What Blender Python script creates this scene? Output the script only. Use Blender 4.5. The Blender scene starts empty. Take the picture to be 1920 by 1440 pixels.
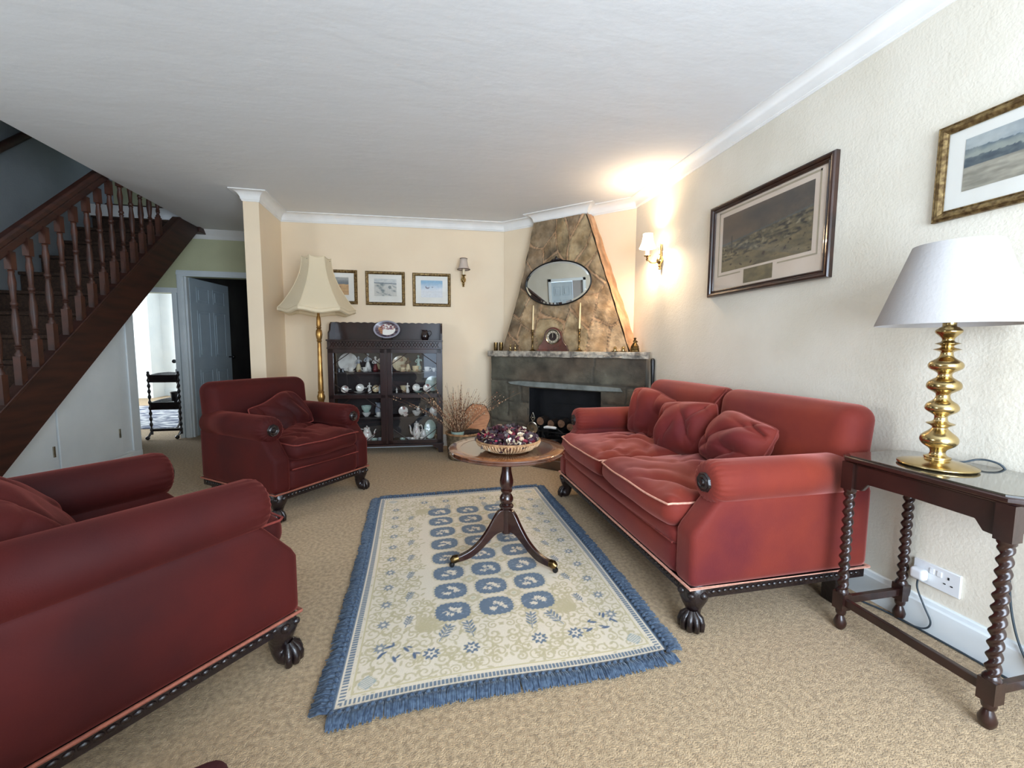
import bpy, math, random
import numpy as np
from mathutils import Vector, Matrix, noise
PI = math.pi; R = math.radians
SC = bpy.context.scene; COL = SC.collection

# ---------------------------------------------------------------- camera
CH = 1.12
def make_camera():
    f, pitch, roll, yaw = 780.0, 0.0858, 0.0049, 0.2116
    fwd = Vector((math.sin(yaw)*math.cos(pitch), math.cos(yaw)*math.cos(pitch), -math.sin(pitch)))
    right = Vector((math.cos(yaw), -math.sin(yaw), 0)); up = right.cross(fwd)
    r2 = right*math.cos(roll) + up*math.sin(roll); u2 = up*math.cos(roll) - right*math.sin(roll)
    cd = bpy.data.cameras.new('camera'); cam = bpy.data.objects.new('camera', cd); COL.objects.link(cam)
    m = Matrix((( r2.x, u2.x, -fwd.x, 0), (r2.y, u2.y, -fwd.y, 0), (r2.z, u2.z, -fwd.z, CH), (0, 0, 0, 1)))
    cam.matrix_world = m
    cd.sensor_width = 36; cd.lens = 36*f/1920; cd.clip_start = .02
    SC.camera = cam
make_camera()
# ---------------------------------------------------------------- world, light, exposure
W = bpy.data.worlds.new('World'); SC.world = W; W.use_nodes = True
W.node_tree.nodes['Background'].inputs[0].default_value = (.62, .78, 1, 1)
W.node_tree.nodes['Background'].inputs[1].default_value = 1.5
def area(name, loc, rot, sx, sy, power, col):
    l = bpy.data.lights.new(name, 'AREA'); l.shape = 'RECTANGLE'; l.size = sx; l.size_y = sy; l.energy = power; l.color = col
    o = bpy.data.objects.new(name, l); COL.objects.link(o); o.location = loc; o.rotation_euler = rot; return o
def point(name, loc, power, col, rad=.02):
    l = bpy.data.lights.new(name, 'POINT'); l.energy = power; l.color = col; l.shadow_soft_size = rad
    o = bpy.data.objects.new(name, l); COL.objects.link(o); o.location = loc; return o
area('daylight_window_front', (.90, -1.13, 1.25), (R(90), 0, R(-3)), 1.7, 1.7, 102, (.72, .85, 1))
area('daylight_far_room', (-6.7, 8.3, 1.5), (0, R(-90), 0), 1.8, 2.6, 110, (.85, .93, 1))
area('daylight_upstairs', (-3.0, 6.4, 4.2), (R(-60), 0, 0), .8, .8, 3, (.8, .9, 1))
area('daylight_entrance', (-3.40, 1.2, 1.5), (0, R(-90), 0), 1.0, .8, 24, (.8, .9, 1))
VS = SC.view_settings
VS.view_transform = 'Standard'; VS.look = 'None'; VS.gamma = 1; VS.use_curve_mapping = False
VS.exposure = 0.62
SC.cycles.max_bounces = 8; SC.cycles.transparent_max_bounces = 12
SC.cycles.use_denoising = True

# ---------------------------------------------------------------- materials
def lin(c):
    return tuple((x/12.92 if x <= .04045 else ((x+.055)/1.055)**2.4) for x in c)
def rgb(r, g, b): return lin((r/255, g/255, b/255))
def mat(name, col, rough=.6, metal=0, noise_=None, bump=None, sheen=None, coat=0, emit=None, attr=False, spec=None, wave=None, aniso=None):
    m = bpy.data.materials.new(name); m.use_nodes = True
    nt = m.node_tree; N = nt.nodes; L = nt.links; b = N['Principled BSDF']
    b.inputs['Base Color'].default_value = (*col, 1); b.inputs['Roughness'].default_value = rough
    b.inputs['Metallic'].default_value = metal
    if spec is not None: b.inputs['Specular IOR Level'].default_value = spec
    if coat: b.inputs['Coat Weight'].default_value = coat; b.inputs['Coat Roughness'].default_value = .08
    if sheen:
        b.inputs['Sheen Weight'].default_value = sheen[0]; b.inputs['Sheen Tint'].default_value = (*sheen[1], 1)
        b.inputs['Sheen Roughness'].default_value = sheen[2] if len(sheen) > 2 else .4
    tc = N.new('ShaderNodeTexCoord')
    src = None
    if attr:
        a = N.new('ShaderNodeAttribute'); a.attribute_name = 'Col'; src = a.outputs['Color']
    if noise_:      # (scale, other colour, detail, contrast lo, hi)
        n = N.new('ShaderNodeTexNoise'); n.inputs['Scale'].default_value = noise_[0]; n.inputs['Detail'].default_value = noise_[2]
        mp = N.new('ShaderNodeMapping'); L.new(tc.outputs['Object'], mp.inputs[0]); L.new(mp.outputs[0], n.inputs['Vector'])
        if len(noise_) > 5: mp.inputs['Scale'].default_value = noise_[5]
        r = N.new('ShaderNodeMapRange'); r.inputs[1].default_value = noise_[3]; r.inputs[2].default_value = noise_[4]
        L.new(n.outputs[0], r.inputs[0])
        mx = N.new('ShaderNodeMix'); mx.data_type = 'RGBA'; L.new(r.outputs[0], mx.inputs[0])
        mx.inputs[6].default_value = (*col, 1); mx.inputs[7].default_value = (*noise_[1], 1)
        if src is not None:
            mx.blend_type = 'MULTIPLY'; L.new(src, mx.inputs[6])
        src = mx.outputs[2]
    if src is not None: L.new(src, b.inputs['Base Color'])
    if bump:        # list of (scale, strength, distance, detail)
        prev = None
        for bb in bump:
            n = N.new('ShaderNodeTexNoise'); n.inputs['Scale'].default_value = bb[0]; n.inputs['Detail'].default_value = bb[3]
            mp = N.new('ShaderNodeMapping'); L.new(tc.outputs['Object'], mp.inputs[0]); L.new(mp.outputs[0], n.inputs['Vector'])
            if len(bb) > 4: mp.inputs['Scale'].default_value = bb[4]
            bp = N.new('ShaderNodeBump'); bp.inputs['Strength'].default_value = bb[1]; bp.inputs['Distance'].default_value = bb[2]
            L.new(n.outputs[0], bp.inputs['Height'])
            if prev: L.new(prev, bp.inputs['Normal'])
            prev = bp.outputs[0]
        L.new(prev, b.inputs['Normal'])
    if emit:
        b.inputs['Emission Color'].default_value = (*emit[0], 1); b.inputs['Emission Strength'].default_value = emit[1]
    return m
def glassmat(name, tint=(1, 1, 1), rough=.0, ior=1.5):
    m = bpy.data.materials.new(name); m.use_nodes = True; nt = m.node_tree; N = nt.nodes; L = nt.links
    for n in list(N):
        if n.type != 'OUTPUT_MATERIAL': N.remove(n)
    t = N.new('ShaderNodeBsdfTransparent'); t.inputs[0].default_value = (*tint, 1)
    g = N.new('ShaderNodeBsdfGlossy'); g.inputs['Roughness'].default_value = rough
    lw = N.new('ShaderNodeLayerWeight'); lw.inputs[0].default_value = .5
    pw = N.new('ShaderNodeMath'); pw.operation = 'POWER'; L.new(lw.outputs['Facing'], pw.inputs[0]); pw.inputs[1].default_value = 5
    f = N.new('ShaderNodeMath'); f.operation = 'MULTIPLY_ADD'; L.new(pw.outputs[0], f.inputs[0]); f.inputs[1].default_value = .9; f.inputs[2].default_value = ((ior-1)/(ior+1))**2*1.6
    x = N.new('ShaderNodeMixShader'); L.new(f.outputs[0], x.inputs[0]); L.new(t.outputs[0], x.inputs[1]); L.new(g.outputs[0], x.inputs[2])
    L.new(x.outputs[0], N['Material Output'].inputs[0]); return m
def shademat(name, col, trans, emit=0, ecol=(1, 1, 1)):
    m = bpy.data.materials.new(name); m.use_nodes = True; nt = m.node_tree; N = nt.nodes; L = nt.links
    b = N['Principled BSDF']; b.inputs['Base Color'].default_value = (*col, 1); b.inputs['Roughness'].default_value = .85
    b.inputs['Emission Color'].default_value = (*ecol, 1); b.inputs['Emission Strength'].default_value = emit
    t = N.new('ShaderNodeBsdfTranslucent'); t.inputs[0].default_value = (*col, 1)
    x = N.new('ShaderNodeMixShader'); x.inputs[0].default_value = trans
    n = N.new('ShaderNodeTexNoise'); n.inputs['Scale'].default_value = 90; n.inputs['Detail'].default_value = 3
    tc = N.new('ShaderNodeTexCoord'); L.new(tc.outputs['Object'], n.inputs['Vector'])
    bp = N.new('ShaderNodeBump'); bp.inputs['Strength'].default_value = .25; bp.inputs['Distance'].default_value = .004
    L.new(n.outputs[0], bp.inputs['Height']); L.new(bp.outputs[0], b.inputs['Normal'])
    L.new(b.outputs[0], x.inputs[1]); L.new(t.outputs[0], x.inputs[2]); L.new(x.outputs[0], N['Material Output'].inputs[0]); return m
M = {}
M['wall'] = mat('cream_woodchip_paint', rgb(228, 221, 206), .75, noise_=(3, rgb(219, 211, 194), 4, .35, .7),
                bump=[(95, .34, .004, 3), (34, .18, .006, 2)])
M['wallsmooth'] = mat('cream_smooth_paint', rgb(240, 220, 190), .7, noise_=(2, rgb(234, 212, 182), 3, .3, .7), bump=[(40, .12, .004, 2)])
M['ceil'] = mat('ceiling_plaster', rgb(228, 229, 230), .85, bump=[(3.2, .16, .03, 7, (1, 1.9, 1)), (14, .09, .012, 5, (1, 2, 1))])
M['cornice'] = mat('white_cornice', rgb(240, 238, 234), .6, noise_=(6, rgb(232, 230, 226), 2, .3, .7))
M['gloss'] = mat('white_gloss_paint', rgb(228, 234, 236), .35, noise_=(4, rgb(218, 225, 228), 3, .3, .7), bump=[(30, .08, .003, 2)])
M['doorpaint'] = mat('door_paint', rgb(190, 204, 212), .4, noise_=(5, rgb(178, 194, 204), 3, .3, .7))
M['hallwall'] = mat('hall_wall_paint', rgb(206, 206, 168), .8, noise_=(3, rgb(194, 194, 158), 3, .3, .7), bump=[(60, .3, .005, 3)])
M['whitewall'] = mat('white_wall_paint', rgb(236, 238, 236), .8, noise_=(3, rgb(226, 230, 230), 3, .3, .7))
M['darkwall'] = mat('dim_room_shade', rgb(96, 92, 88), .9, noise_=(3, rgb(80, 76, 74), 3, .3, .7))  # darkness of the unlit room put into the wall colour
M['shadewall'] = mat('stairwell_shaded_wall', rgb(140, 146, 150), .85, noise_=(2.5, rgb(122, 128, 134), 3, .3, .7), bump=[(60, .3, .005, 3)])  # cool stairwell shade is mixed into this wall colour
M['carpet'] = mat('beige_carpet', rgb(194, 165, 127), .95, noise_=(60, rgb(152, 126, 93), 10, .36, .66), bump=[(220, .9, .012, 5), (60, .28, .010, 4)], sheen=(.25, (1, .95, .85)))
M['stoneb'] = mat('fireplace_body_stone', (1, 1, 1), .8, attr=True, noise_=(9, (.62, .62, .62), 8, .35, .7), bump=[(18, .5, .02, 6), (90, .35, .006, 4)])
M['stonec'] = mat('chimney_stone', (1, 1, 1), .8, attr=True, noise_=(11, (.70, .63, .54), 9, .36, .64), bump=[(20, .6, .02, 6), (110, .35, .005, 4)])
M['mantel'] = mat('mantel_stone', rgb(176, 166, 150), .75, noise_=(14, rgb(104, 98, 90), 7, .42, .62), bump=[(30, .8, .02, 5)])
M['slate'] = mat('lintel_stone', rgb(128, 134, 130), .7, noise_=(9, rgb(98, 102, 98), 5, .35, .65), bump=[(25, .4, .01, 4)])
M['soot'] = mat('sooty_black', rgb(24, 24, 28), .8, noise_=(6, rgb(10, 10, 13), 5, .35, .65), bump=[(20, .4, .01, 4)])
M['hearth'] = mat('hearth_tile', rgb(96, 66, 44), .4, noise_=(7, rgb(62, 42, 30), 5, .35, .65))
VEL = dict(rough=.75)
def velvet(name, c1, c2, tint, w=.5):
    return mat(name, c1, .72, noise_=(2.6, c2, 5, .30, .72), bump=[(260, .25, .002, 3)], sheen=(w, tint, .42), spec=.2)
M['velvet'] = velvet('rust_velvet', rgb(124, 46, 30), rgb(88, 27, 32), rgb(225, 150, 142), .66)
M['velvetb'] = velvet('deep_red_velvet', rgb(72, 17, 13), rgb(40, 9, 11), rgb(214, 110, 98), .28)
M['piping'] = mat('pale_piping', rgb(226, 168, 146), .8, noise_=(60, rgb(200, 140, 120), 3, .3, .7))
M['pipingred'] = mat('red_piping', rgb(132, 52, 42), .8, noise_=(60, rgb(108, 40, 34), 3, .3, .7))
M['pipingtan'] = mat('tan_piping', rgb(150, 86, 66), .8, noise_=(60, rgb(124, 68, 54), 3, .3, .7))
M['blackwood'] = mat('carved_dark_wood', rgb(30, 18, 18), .34, coat=.25, noise_=(20, rgb(18, 10, 12), 4, .35, .7), bump=[(40, .5, .01, 4)])
M['mahog'] = mat('mahogany', rgb(52, 24, 18), .22, coat=.5, noise_=(7, rgb(32, 14, 11), 5, .35, .68, (1, 8, 1)))
M['mahogtop'] = mat('polished_mahogany_top', rgb(92, 50, 28), .12, coat=1, noise_=(5, rgb(62, 32, 18), 5, .35, .68, (1, 7, 1)))
M['band'] = mat('crossbanded_rim', rgb(150, 88, 44), .14, coat=1, noise_=(16, rgb(112, 62, 30), 5, .35, .68))
M['oak'] = mat('dark_oak', rgb(48, 25, 20), .3, coat=.3, noise_=(8, rgb(30, 15, 13), 5, .35, .7, (6, 1, 1)), bump=[(60, .15, .003, 3)])
M['stair'] = mat('stair_timber', rgb(66, 34, 24), .5, noise_=(7, rgb(42, 21, 16), 5, .35, .68, (1, .4, 3)))
M['balust'] = mat('baluster_timber', rgb(74, 38, 24), .5, noise_=(10, rgb(42, 21, 14), 4, .35, .68))
M['staircarpet'] = mat('stair_carpet', rgb(74, 54, 42), .95, noise_=(60, rgb(54, 38, 30), 5, .35, .65), bump=[(200, .6, .008, 3)])
M['cab'] = mat('cabinet_mahogany', rgb(46, 20, 16), .32, coat=.3, noise_=(8, rgb(27, 12, 11), 5, .35, .68, (1, 1, .25)))
M['cabin'] = mat('cabinet_interior', rgb(30, 20, 20), .6, noise_=(8, rgb(22, 15, 16), 4, .35, .68, (1, 1, .25)))
M['brass'] = mat('polished_brass', rgb(206, 184, 136), .2, 1, noise_=(8, rgb(178, 154, 104), 3, .35, .65))
M['oldbrass'] = mat('aged_brass', rgb(140, 114, 72), .3, 1, noise_=(30, rgb(84, 66, 42), 4, .35, .65), bump=[(80, .2, .003, 3)])
M['gilt'] = mat('gilt_wood', rgb(186, 144, 82), .34, .8, noise_=(14, rgb(140, 100, 52), 4, .35, .65))
M['frame_gold'] = mat('gilt_frame', rgb(158, 134, 90), .4, .7, noise_=(60, rgb(96, 74, 46), 5, .35, .62), bump=[(140, .3, .003, 3)])
M['frame_dark'] = mat('dark_frame', rgb(58, 32, 22), .3, coat=.4, noise_=(12, rgb(34, 18, 13), 4, .35, .65))
M['mount'] = mat('picture_mount', rgb(232, 230, 222), .8, noise_=(8, rgb(226, 223, 214), 3, .3, .7))
M['mountold'] = mat('aged_mount', rgb(224, 208, 192), .8, noise_=(5, rgb(214, 196, 178), 3, .3, .7))
M['paint'] = mat('printed_picture', (1, 1, 1), .6, attr=True, noise_=(60, (.9, .9, .9), 3, .35, .65))
M['painted'] = mat('glazed_paint', (1, 1, 1), .2, attr=True, coat=.5, noise_=(60, (.92, .92, .92), 3, .35, .65))
M['rug'] = mat('woven_rug', (1, 1, 1), .95, attr=True, noise_=(300, (.86, .86, .86), 2, .3, .7), bump=[(420, .5, .003, 2)], sheen=(.15, (1, 1, 1)))
M['fringe'] = mat('blue_fringe', rgb(74, 90, 108), .9, noise_=(90, rgb(40, 54, 74), 3, .35, .65), sheen=(.3, (.8, .9, 1)))
M['glass'] = glassmat('clear_glass')
M['glaze'] = glassmat('picture_glass', ior=1.35)
M['mirror'] = mat('mirror_silver', (.86, .87, .84), .015, 1)
M['shade'] = shademat('linen_shade', rgb(192, 188, 186), .2)
M['shadecream'] = shademat('cream_silk_shade', rgb(240, 224, 192), .3)
M['shadesmall'] = shademat('small_pleated_shade', rgb(220, 204, 190), .25)
M['shadelit'] = shademat('lit_shade', rgb(252, 246, 236), .6, 6.0, rgb(255, 238, 214))
M['braid'] = mat('brown_braid', rgb(84, 58, 44), .8, noise_=(60, rgb(64, 42, 32), 3, .35, .65))
M['tube'] = mat('ivory_candle_tube', rgb(238, 226, 196), .5, noise_=(10, rgb(226, 212, 180), 3, .35, .65))
M['tubelit'] = mat('lit_candle_tube', rgb(250, 240, 220), .5, emit=(rgb(255, 236, 205), 1.2), noise_=(10, rgb(244, 232, 210), 3, .35, .65))
M['wax'] = mat('cream_wax', rgb(236, 216, 170), .45, noise_=(10, rgb(226, 204, 156), 3, .35, .65))
M['china'] = mat('white_china', rgb(222, 222, 216), .15, coat=.6, noise_=(18, rgb(196, 192, 186), 4, .45, .7))
M['chinaflor'] = mat('floral_china', rgb(226, 222, 214), .15, coat=.6, noise_=(34, rgb(150, 100, 98), 4, .55, .66))
M['chinagreen'] = mat('pale_green_china', rgb(178, 200, 190), .15, coat=.6, noise_=(14, rgb(150, 178, 168), 4, .4, .66))
M['chinablue'] = mat('grey_blue_china', rgb(128, 138, 150), .2, coat=.5, noise_=(20, rgb(196, 200, 200), 4, .45, .66))
M['chinacream'] = mat('cream_china', rgb(208, 194, 158), .2, coat=.5, noise_=(24, rgb(158, 116, 84), 4, .5, .66))
M['figred'] = mat('red_glazed_skirt', rgb(104, 34, 38), .25, coat=.5, noise_=(24, rgb(70, 22, 28), 4, .4, .66))
M['figbrown'] = mat('brown_glaze', rgb(110, 84, 60), .3, coat=.4, noise_=(24, rgb(70, 50, 36), 4, .4, .66))
M['glassware'] = mat('cut_glass', rgb(150, 156, 160), .1, .5, noise_=(40, rgb(90, 94, 98), 3, .4, .6))
M['darkpot'] = mat('dark_glazed_pot', rgb(26, 16, 20), .2, coat=.6, noise_=(10, rgb(50, 26, 26), 4, .45, .7))
M['wicker'] = mat('wicker', rgb(176, 134, 92), .7, noise_=(30, rgb(120, 86, 56), 4, .35, .65), bump=[(90, .4, .005, 3)])
M['rib'] = mat('bamboo_ribs', rgb(206, 172, 134), .6, noise_=(40, rgb(170, 132, 96), 4, .35, .65))
M['basket'] = mat('grey_willow', rgb(120, 104, 78), .75, noise_=(30, rgb(74, 62, 46), 4, .35, .65), bump=[(90, .5, .005, 3)])
M['petal'] = mat('dried_petals', (1, 1, 1), .7, attr=True, noise_=(70, (.7, .7, .7), 3, .35, .65))
M['twig'] = mat('dried_twigs', (1, 1, 1), .8, attr=True, noise_=(50, (.8, .8, .8), 3, .35, .65))
M['bark'] = mat('bark', rgb(50, 34, 24), .9, noise_=(24, rgb(28, 18, 13), 5, .35, .65), bump=[(50, .8, .01, 4)])
M['cutwood'] = mat('sawn_wood', rgb(200, 138, 92), .6, noise_=(12, rgb(168, 108, 68), 5, .35, .65, (1, 1, 5)))
M['logend'] = mat('log_end_grain', rgb(150, 112, 86), .8, noise_=(30, rgb(110, 80, 60), 4, .35, .65))
M['iron'] = mat('black_iron', rgb(22, 22, 24), .35, .3, coat=.3, noise_=(14, rgb(12, 12, 14), 4, .35, .65))
M['porc'] = mat('white_porcelain', rgb(240, 242, 244), .2, coat=.5, noise_=(8, rgb(228, 230, 232), 3, .3, .7))
M['plastic'] = mat('white_plastic', rgb(226, 228, 230), .35, noise_=(8, rgb(218, 220, 222), 3, .3, .7))
M['hole'] = mat('socket_black', rgb(20, 20, 22), .6, noise_=(8, rgb(12, 12, 13), 3, .3, .7))
M['cable'] = mat('grey_cable', rgb(52, 64, 72), .5, noise_=(20, rgb(40, 50, 58), 3, .3, .7))
M['clockcase'] = mat('clock_mahogany', rgb(92, 36, 22), .2, coat=.8, noise_=(8, rgb(58, 22, 14), 4, .35, .65))
M['dial'] = mat('dark_dial', rgb(48, 26, 20), .4, noise_=(20, rgb(38, 20, 16), 3, .35, .65))
M['silver'] = mat('silvered_metal', rgb(196, 188, 172), .22, 1, noise_=(20, rgb(150, 142, 128), 3, .35, .65))
M['rugfar'] = mat('far_room_rug', rgb(70, 76, 96), .95, noise_=(5, rgb(190, 190, 190), 4, .46, .58, (1, 2.4, 1)))
M['worktop'] = mat('pale_worktop', rgb(150, 156, 162), .5, noise_=(6, rgb(130, 136, 142), 3, .3, .7))
M['glasstop'] = mat('glass_covered_oak', rgb(70, 66, 56), .06, coat=1, noise_=(7, rgb(52, 48, 40), 4, .35, .65, (6, 1, 1)))

# ---------------------------------------------------------------- mesh helpers
def mixc(a, b_, t_): t_ = max(0, min(1, t_)); return tuple(a[i]*(1-t_)+b_[i]*t_ for i in range(3))
class MB:
    def __init__(s): s.v = []; s.f = []; s.c = []
    def add(s, vs, fs, T=None, col=None):
        n = len(s.v)
        for i, p in enumerate(vs):
            p = Vector(p)
            if T is not None: p = T @ p
            s.v.append(tuple(p))
            if col is not None: s.c.append(col if not isinstance(col, list) else col[i])
        s.f += [tuple(i+n for i in f) for f in fs]
        return s
    def box(s, x0, y0, z0, x1, y1, z1, T=None, col=None):
        x0, x1 = min(x0, x1), max(x0, x1); y0, y1 = min(y0, y1), max(y0, y1); z0, z1 = min(z0, z1), max(z0, z1)
        vs = [(x, y, z) for z in (z0, z1) for y in (y0, y1) for x in (x0, x1)]
        return s.add(vs, [(0, 2, 3, 1), (4, 5, 7, 6), (0, 1, 5, 4), (1, 3, 7, 5), (3, 2, 6, 7), (2, 0, 4, 6)], T, col)
    def lathe(s, prof, n=24, c=(0, 0, 0), T=None, col=None, fn=None, cap=True):
        vs = []; fs = []
        for (r, z) in prof:
            for k in range(n):
                a = 2*PI*k/n; rr = r*(fn(a, z) if fn else 1)
                vs.append((c[0]+rr*math.cos(a), c[1]+rr*math.sin(a), c[2]+z))
        m = len(prof)
        for j in range(m-1):
            for k in range(n):
                k2 = (k+1) % n; fs.append((j*n+k, j*n+k2, (j+1)*n+k2, (j+1)*n+k))
        if cap:
            if prof[0][0] > 1e-5: fs.append(tuple(reversed(range(n))))
            if prof[-1][0] > 1e-5: fs.append(tuple((m-1)*n+k for k in range(n)))
        return s.add(vs, fs, T, col)
    def tube(s, pts, r, n=8, T=None, col=None, flat=1.0):
        pts = [Vector(p) for p in pts]; m = len(pts)
        rs = r if isinstance(r, (list, tuple)) else [r]*m
        d0 = (pts[1]-pts[0]).normalized(); up = Vector((0, 0, 1)) if abs(d0.z) < .9 else Vector((1, 0, 0))
        x = d0.cross(up).normalized(); vs = []; fs = []
        for i, p in enumerate(pts):
            d = (pts[min(i+1, m-1)]-pts[max(i-1, 0)])
            if d.length < 1e-9: d = d0
            d.normalize(); x = (x - d*x.dot(d)).normalized(); y = d.cross(x)
            for k in range(n):
                a = 2*PI*k/n; q = p + x*(rs[i]*math.cos(a)) + y*(rs[i]*flat*math.sin(a)); vs.append(tuple(q))
        for j in range(m-1):
            for k in range(n):
                k2 = (k+1) % n; fs.append((j*n+k, j*n+k2, (j+1)*n+k2, (j+1)*n+k))
        fs.append(tuple(reversed(range(n)))); fs.append(tuple((m-1)*n+k for k in range(n)))
        return s.add(vs, fs, T, col)
    def prism(s, poly, a, b, axis='x', T=None, col=None):
        # poly in the other two axes, in order (x:(y,z)  y:(x,z)  z:(x,y))
        def P(u, v, w): return {'x': (w, u, v), 'y': (u, w, v), 'z': (u, v, w)}[axis]
        n = len(poly); vs = [P(u, v, a) for u, v in poly] + [P(u, v, b) for u, v in poly]
        fs = [tuple(range(n)), tuple(reversed(range(n, 2*n)))] + [(i, i+n, (i+1) % n + n, (i+1) % n) for i in range(n)]
        return s.add(vs, fs, T, col)
    def sphere(s, c, r, n=14, T=None, col=None, sc=(1, 1, 1)):
        m = n//2+1; prof = [(max(1e-6, math.sin(PI*i/m)), -math.cos(PI*i/m)) for i in range(m+1)]
        Tm = Matrix.Translation(c) @ Matrix.Diagonal((r*sc[0], r*sc[1], r*sc[2], 1))
        if T is not None: Tm = T @ Tm
        return s.lathe(prof, n, (0, 0, 0), Tm, col)
    def grid(s, fn, nu, nv, T=None, colfn=None, wrapu=False):
        vs = []; cs = []
        for j in range(nv+1):
            for i in range(nu+1):
                u, v = i/nu, j/nv; vs.append(fn(u, v))
                if colfn: cs.append(colfn(u, v))
        fs = [(j*(nu+1)+i, j*(nu+1)+i+1, (j+1)*(nu+1)+i+1, (j+1)*(nu+1)+i) for j in range(nv) for i in range(nu)]
        return s.add(vs, fs, T, cs if colfn else None)
    def soft(s, c, d, r, n=10, inflate=(0, 0, 0), wr=None, T=None, warp=None):
        # rounded, inflated box: centre c, size d, edge radius r; wr = (amplitude, scale, seed)
        hx, hy, hz = d[0]/2, d[1]/2, d[2]/2; r = min(r, hx, hy, hz)
        ns = [max(3, int(round(n*q/max(d)))) for q in d]; ns = [max(4, q) for q in ns]
        vid = {}; vs = []; fs = []
        def vert(i, j, k):
            key = (i, j, k)
            if key in vid: return vid[key]
            u = [2*i/ns[0]-1, 2*j/ns[1]-1, 2*k/ns[2]-1]
            p = Vector((u[0]*hx, u[1]*hy, u[2]*hz))
            # push grid lines toward the rounded edges
            q = Vector((max(-hx+r, min(hx-r, p.x)), max(-hy+r, min(hy-r, p.y)), max(-hz+r, min(hz-r, p.z))))
            e = p-q
            nrm = e.normalized() if e.length > 1e-9 else Vector((0, 0, 0))
            p = q + nrm*r if e.length > 1e-9 else p
            fx, fy, fz = [max(0, 1-t*t) for t in u]
            sg = lambda t: (t > 0)-(t < 0)
            if abs(u[0]) > .999: p.x += sg(u[0])*inflate[0]*fy*fz
            if abs(u[1]) > .999: p.y += sg(u[1])*inflate[1]*fx*fz
            if abs(u[2]) > .999: p.z += sg(u[2])*inflate[2]*fx*fy
            if wr:
                a, sc, sd = wr
                t = noise.fractal(Vector((p.x*sc+sd, p.y*sc*1.0, p.z*sc)), .8, 2.0, 3)
                w = 1-abs(noise.noise(Vector((p.x*sc*.7+sd*2, p.y*sc*.7+3, p.z*sc*.7))))*2
                dirn = p.normalized() if nrm.length < .5 else nrm
                p += dirn*(a*t*.7 + a*.5*(w-.6))
            p += Vector(c)
            if warp: p = Vector(warp(p))
            vid[key] = len(vs); vs.append(tuple(p)); return vid[key]
        nx, ny, nz = ns
        for i in range(nx):
            for j in range(ny):
                fs.append((vert(i, j, 0), vert(i, j+1, 0), vert(i+1, j+1, 0), vert(i+1, j, 0)))
                fs.append((vert(i, j, nz), vert(i+1, j, nz), vert(i+1, j+1, nz), vert(i, j+1, nz)))
        for i in range(nx):
            for k in range(nz):
                fs.append((vert(i, 0, k), vert(i+1, 0, k), vert(i+1, 0, k+1), vert(i, 0, k+1)))
                fs.append((vert(i, ny, k), vert(i, ny, k+1), vert(i+1, ny, k+1), vert(i+1, ny, k)))
        for j in range(ny):
            for k in range(nz):
                fs.append((vert(0, j, k), vert(0, j, k+1), vert(0, j+1, k+1), vert(0, j+1, k)))
                fs.append((vert(nx, j, k), vert(nx, j+1, k), vert(nx, j+1, k+1), vert(nx, j, k+1)))
        return s.add(vs, fs, T)
    def build(s, name, m, parent=None, smooth=True, bevel=0, label=None, subsurf=0, angle=38):
        me = bpy.data.meshes.new(name); me.from_pydata(s.v, [], s.f); me.update()
        if s.c:
            a = me.color_attributes.new('Col', 'FLOAT_COLOR', 'POINT')
            a.data.foreach_set('color', np.array([(*c[:3], 1.0) for c in s.c], dtype=np.float32).ravel())
        me.materials.append(m)
        if smooth:
            me.polygons.foreach_set('use_smooth', [True]*len(me.polygons))
            if angle < 180: me.set_sharp_from_angle(angle=R(angle))
        o = bpy.data.objects.new(name, me); COL.objects.link(o)
        if parent: o.parent = parent
        if bevel:
            b = o.modifiers.new('bevel', 'BEVEL'); b.width = bevel; b.segments = 2; b.limit_method = 'ANGLE'; b.angle_limit = R(50)
        if subsurf:
            q = o.modifiers.new('sub', 'SUBSURF'); q.levels = subsurf; q.render_levels = subsurf
        if label: o['label'] = label
        return o
def smooth_path(P, n=6):
    P = [Vector(p) for p in P]; out = []
    for i in range(len(P)-1):
        p0 = P[max(0, i-1)]; p1 = P[i]; p2 = P[i+1]; p3 = P[min(len(P)-1, i+2)]
        for k in range(n):
            u = k/n; out.append(.5*((2*p1)+(-p0+p2)*u+(2*p0-5*p1+4*p2-p3)*u*u+(-p0+3*p1-3*p2+p3)*u**3))
    out.append(P[-1]); return out
def thing(name, label, cat, loc=(0, 0, 0), rz=0, group=None, rx=0, ry=0):
    o = bpy.data.objects.new(name, None); COL.objects.link(o); o.location = loc; o.rotation_euler = (rx, ry, rz)
    o['label'] = label; o['category'] = cat
    if group: o['group'] = group
    return o
def tag(o, label, cat, group=None, kind=None):
    o['label'] = label; o['category'] = cat
    if group: o['group'] = group
    if kind: o['kind'] = kind
    return o
def struct(o, label=None):
    o['kind'] = 'structure'
    if label: o['label'] = label
    return o
def copy_tree(o, parent=None):
    c = o.copy(); COL.objects.link(c)
    if parent: c.parent = parent
    for ch in [q for q in bpy.data.objects if q.parent == o]: copy_tree(ch, c)
    return c
def Tz(x, y, z, rz=0, rx=0, ry=0):
    return Matrix.Translation((x, y, z)) @ Matrix.Rotation(rz, 4, 'Z') @ Matrix.Rotation(ry, 4, 'Y') @ Matrix.Rotation(rx, 4, 'X')

# ================================================================= ROOM
RX = 1.968; HC = 2.508; LX = -3.45; FY = -1.2
def yb(x): return 4.785-.0633*x          # back wall
b = MB(); b.box(-7.2, FY-.1, -.06, 2.2, 11.4, 0); struct(b.build('floor', M['carpet'], smooth=False), 'beige cut pile carpet')
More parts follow.
